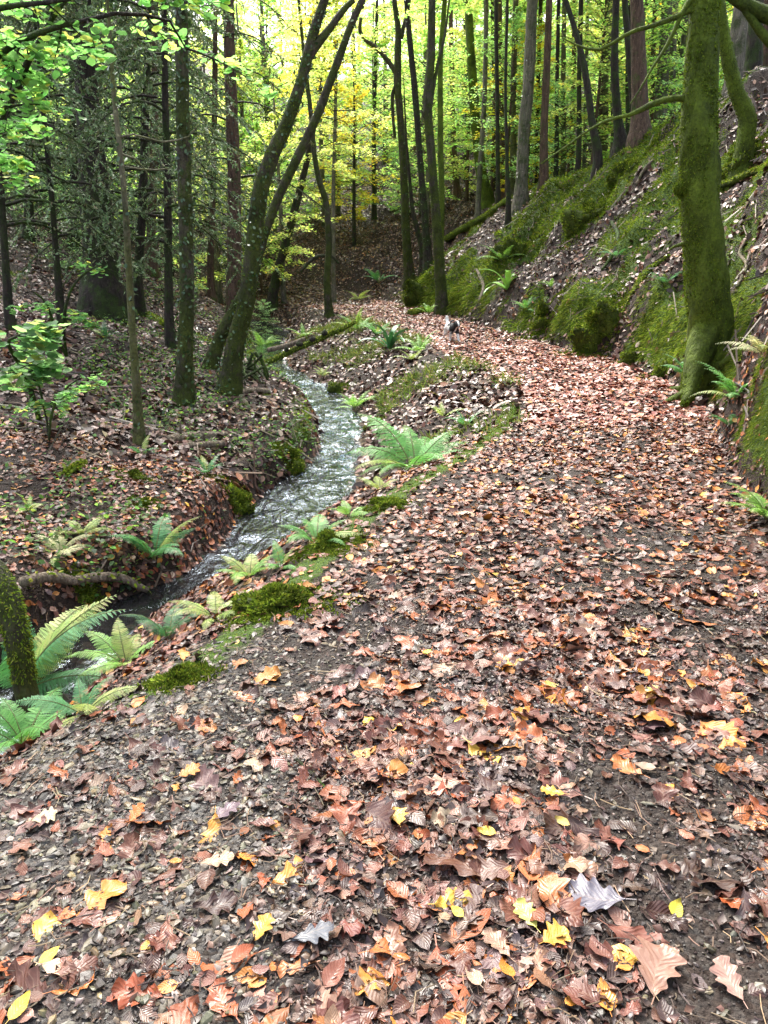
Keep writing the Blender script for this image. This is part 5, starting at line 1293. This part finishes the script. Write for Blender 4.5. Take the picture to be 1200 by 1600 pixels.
# ------------------------------------------------------------------ the dog
dp = hit(705, 533)
hdg = math.atan2(-.95, .25)
dog = thing('dog', 'small black and white dog running along the path past the mossy trunk', 'dog', dp, None, hdg)
def skin(name, verts, edges, radii, mat, parent, sub=2):
    me = bpy.data.meshes.new(name); me.from_pydata([tuple(v) for v in verts], edges, []); me.update()
    o = bpy.data.objects.new(name, me); COL.objects.link(o); o.parent = parent
    o.modifiers.new('skin', 'SKIN'); 
    for i, r in enumerate(radii): me.skin_vertices[0].data[i].radius = (r, r) if np.isscalar(r) else r
    me.skin_vertices[0].data[0].use_root = True
    s = o.modifiers.new('sub', 'SUBSURF'); s.levels = s.render_levels = sub
    me.materials.append(mat)
    return o
def mat_dog():
    m = NT('dog_coat'); p = m.objc(); sp = m.n('ShaderNodeSeparateXYZ'); m.i(sp, 'Vector', p)
    nz = m.math('MULTIPLY', m.math('SUBTRACT', m.noise(14, 2, .5, p).outputs[0], .5), .10)
    head = m.math('GREATER_THAN', m.math('ADD', sp.outputs[0], nz), .11)
    high = m.math('GREATER_THAN', sp.outputs[2], .15)
    blaze = m.math('LESS_THAN', m.math('ABSOLUTE', m.math('ADD', sp.outputs[1], m.math('MULTIPLY', nz, .15))), .015)
    back = m.math('MULTIPLY', m.math('GREATER_THAN', m.math('ADD', sp.outputs[2], nz), .285), m.math('LESS_THAN', m.math('ABSOLUTE', m.math('SUBTRACT', sp.outputs[0], .06)), .10))
    blk = m.math('MAXIMUM', m.math('MULTIPLY', m.math('MULTIPLY', head, high), m.math('SUBTRACT', 1.0, blaze)), back)
    col = m.mix(blk, C4(.72, .70, .67), C4(.012, .011, .012))
    return m.done(m.pbsdf(Base_Color=col, Roughness=.8, Normal=m.bump(m.noise(60, 3, .6, p).outputs[0], .6, .02)))
DM = mat_dog(); BK = NT('black_fur'); BKM = BK.done(BK.pbsdf(Base_Color=C4(.012, .011, .012), Roughness=.75)); 
V = [(-.16, 0, .27), (-.02, 0, .265), (.12, 0, .26), (.20, 0, .27), (.255, 0, .31), (.30, 0, .345), (.345, 0, .33), (.40, 0, .305),
     (.15, .055, .20), (.19, .058, .12), (.25, .055, .06), (.275, .055, .015), (.15, -.055, .20), (.13, -.058, .12), (.08, -.055, .06), (.10, -.055, .012),
     (-.17, .05, .20), (-.11, .058, .14), (-.19, .055, .075), (-.17, .055, .012), (-.18, -.05, .20), (-.16, -.058, .13), (-.26, -.055, .085), (-.29, -.055, .03),
     (-.22, 0, .31), (-.28, 0, .38), (-.27, 0, .45)]
E_ = [(0, 1), (1, 2), (2, 3), (3, 4), (4, 5), (5, 6), (6, 7), (2, 8), (8, 9), (9, 10), (10, 11), (2, 12), (12, 13), (13, 14), (14, 15), (0, 16), (16, 17), (17, 18), (18, 19), (0, 20), (20, 21), (21, 22), (22, 23), (0, 24), (24, 25), (25, 26)]
rad_ = [.072, .075, .085, .075, .060, .080, .052, .030, .045, .028, .020, .021, .045, .028, .020, .021, .05, .032, .020, .021, .05, .032, .020, .021, .035, .038, .026]
skin('body', V, E_, rad_, DM, dog)
for s in (-1, 1):
    skin('ear', [(.285, s * .055, .395), (.275, s * .105, .395), (.285, s * .135, .345)], [(0, 1), (1, 2)], [(.026, .016), (.034, .018), (.022, .012)], BKM, dog)
    skin('eye', [(.343, s * .026, .362), (.347, s * .027, .362)], [(0, 1)], [.008, .006], BKM, dog, 1)
skin('nose', [(.413, 0, .312), (.422, 0, .312)], [(0, 1)], [.013, .010], BKM, dog, 1)

# ------------------------------------------------------------------ light
w = bpy.data.worlds.new('World'); scene.world = w; w.use_nodes = True
nt = w.node_tree; bg = nt.nodes['Background']; sky = nt.nodes.new('ShaderNodeTexSky')
SUN_EL, SUN_AZ = math.radians(52), math.radians(-18)     # azimuth from +y towards +x
sky.sky_type = 'NISHITA'; sky.sun_disc = False; sky.sun_elevation = SUN_EL; sky.sun_rotation = SUN_AZ
sky.dust_density = 4.0; sky.air_density = 1.0; sky.ozone_density = 1.0
bw = nt.nodes.new('ShaderNodeRGBToBW'); mx = nt.nodes.new('ShaderNodeMix'); mx.data_type = 'RGBA'
mx.inputs[0].default_value = .6                      # thin overcast: most of the blue is lost
nt.links.new(sky.outputs[0], bw.inputs[0]); nt.links.new(sky.outputs[0], mx.inputs[6]); nt.links.new(bw.outputs[0], mx.inputs[7])
nt.links.new(mx.outputs[2], bg.inputs['Color']); bg.inputs['Strength'].default_value = .15
ld = bpy.data.lights.new('sun', 'SUN'); ld.energy = 1.3; ld.angle = math.radians(32); ld.color = (1, .96, .88)
lo = bpy.data.objects.new('sun', ld); COL.objects.link(lo)
from mathutils import Vector
sd = Vector((math.sin(SUN_AZ) * math.cos(SUN_EL), math.cos(SUN_AZ) * math.cos(SUN_EL), math.sin(SUN_EL)))
lo.rotation_euler = (-sd).to_track_quat('-Z', 'Y').to_euler(); lo.location = (0, 0, 30)
scene.view_settings.view_transform = 'Standard'; scene.view_settings.look = 'None'
scene.view_settings.exposure = 2.6; scene.view_settings.gamma = 1.0
scene.cycles.max_bounces = 7; scene.cycles.diffuse_bounces = 4; scene.cycles.transmission_bounces = 4; scene.cycles.transparent_max_bounces = 6
scene.cycles.use_denoising = True
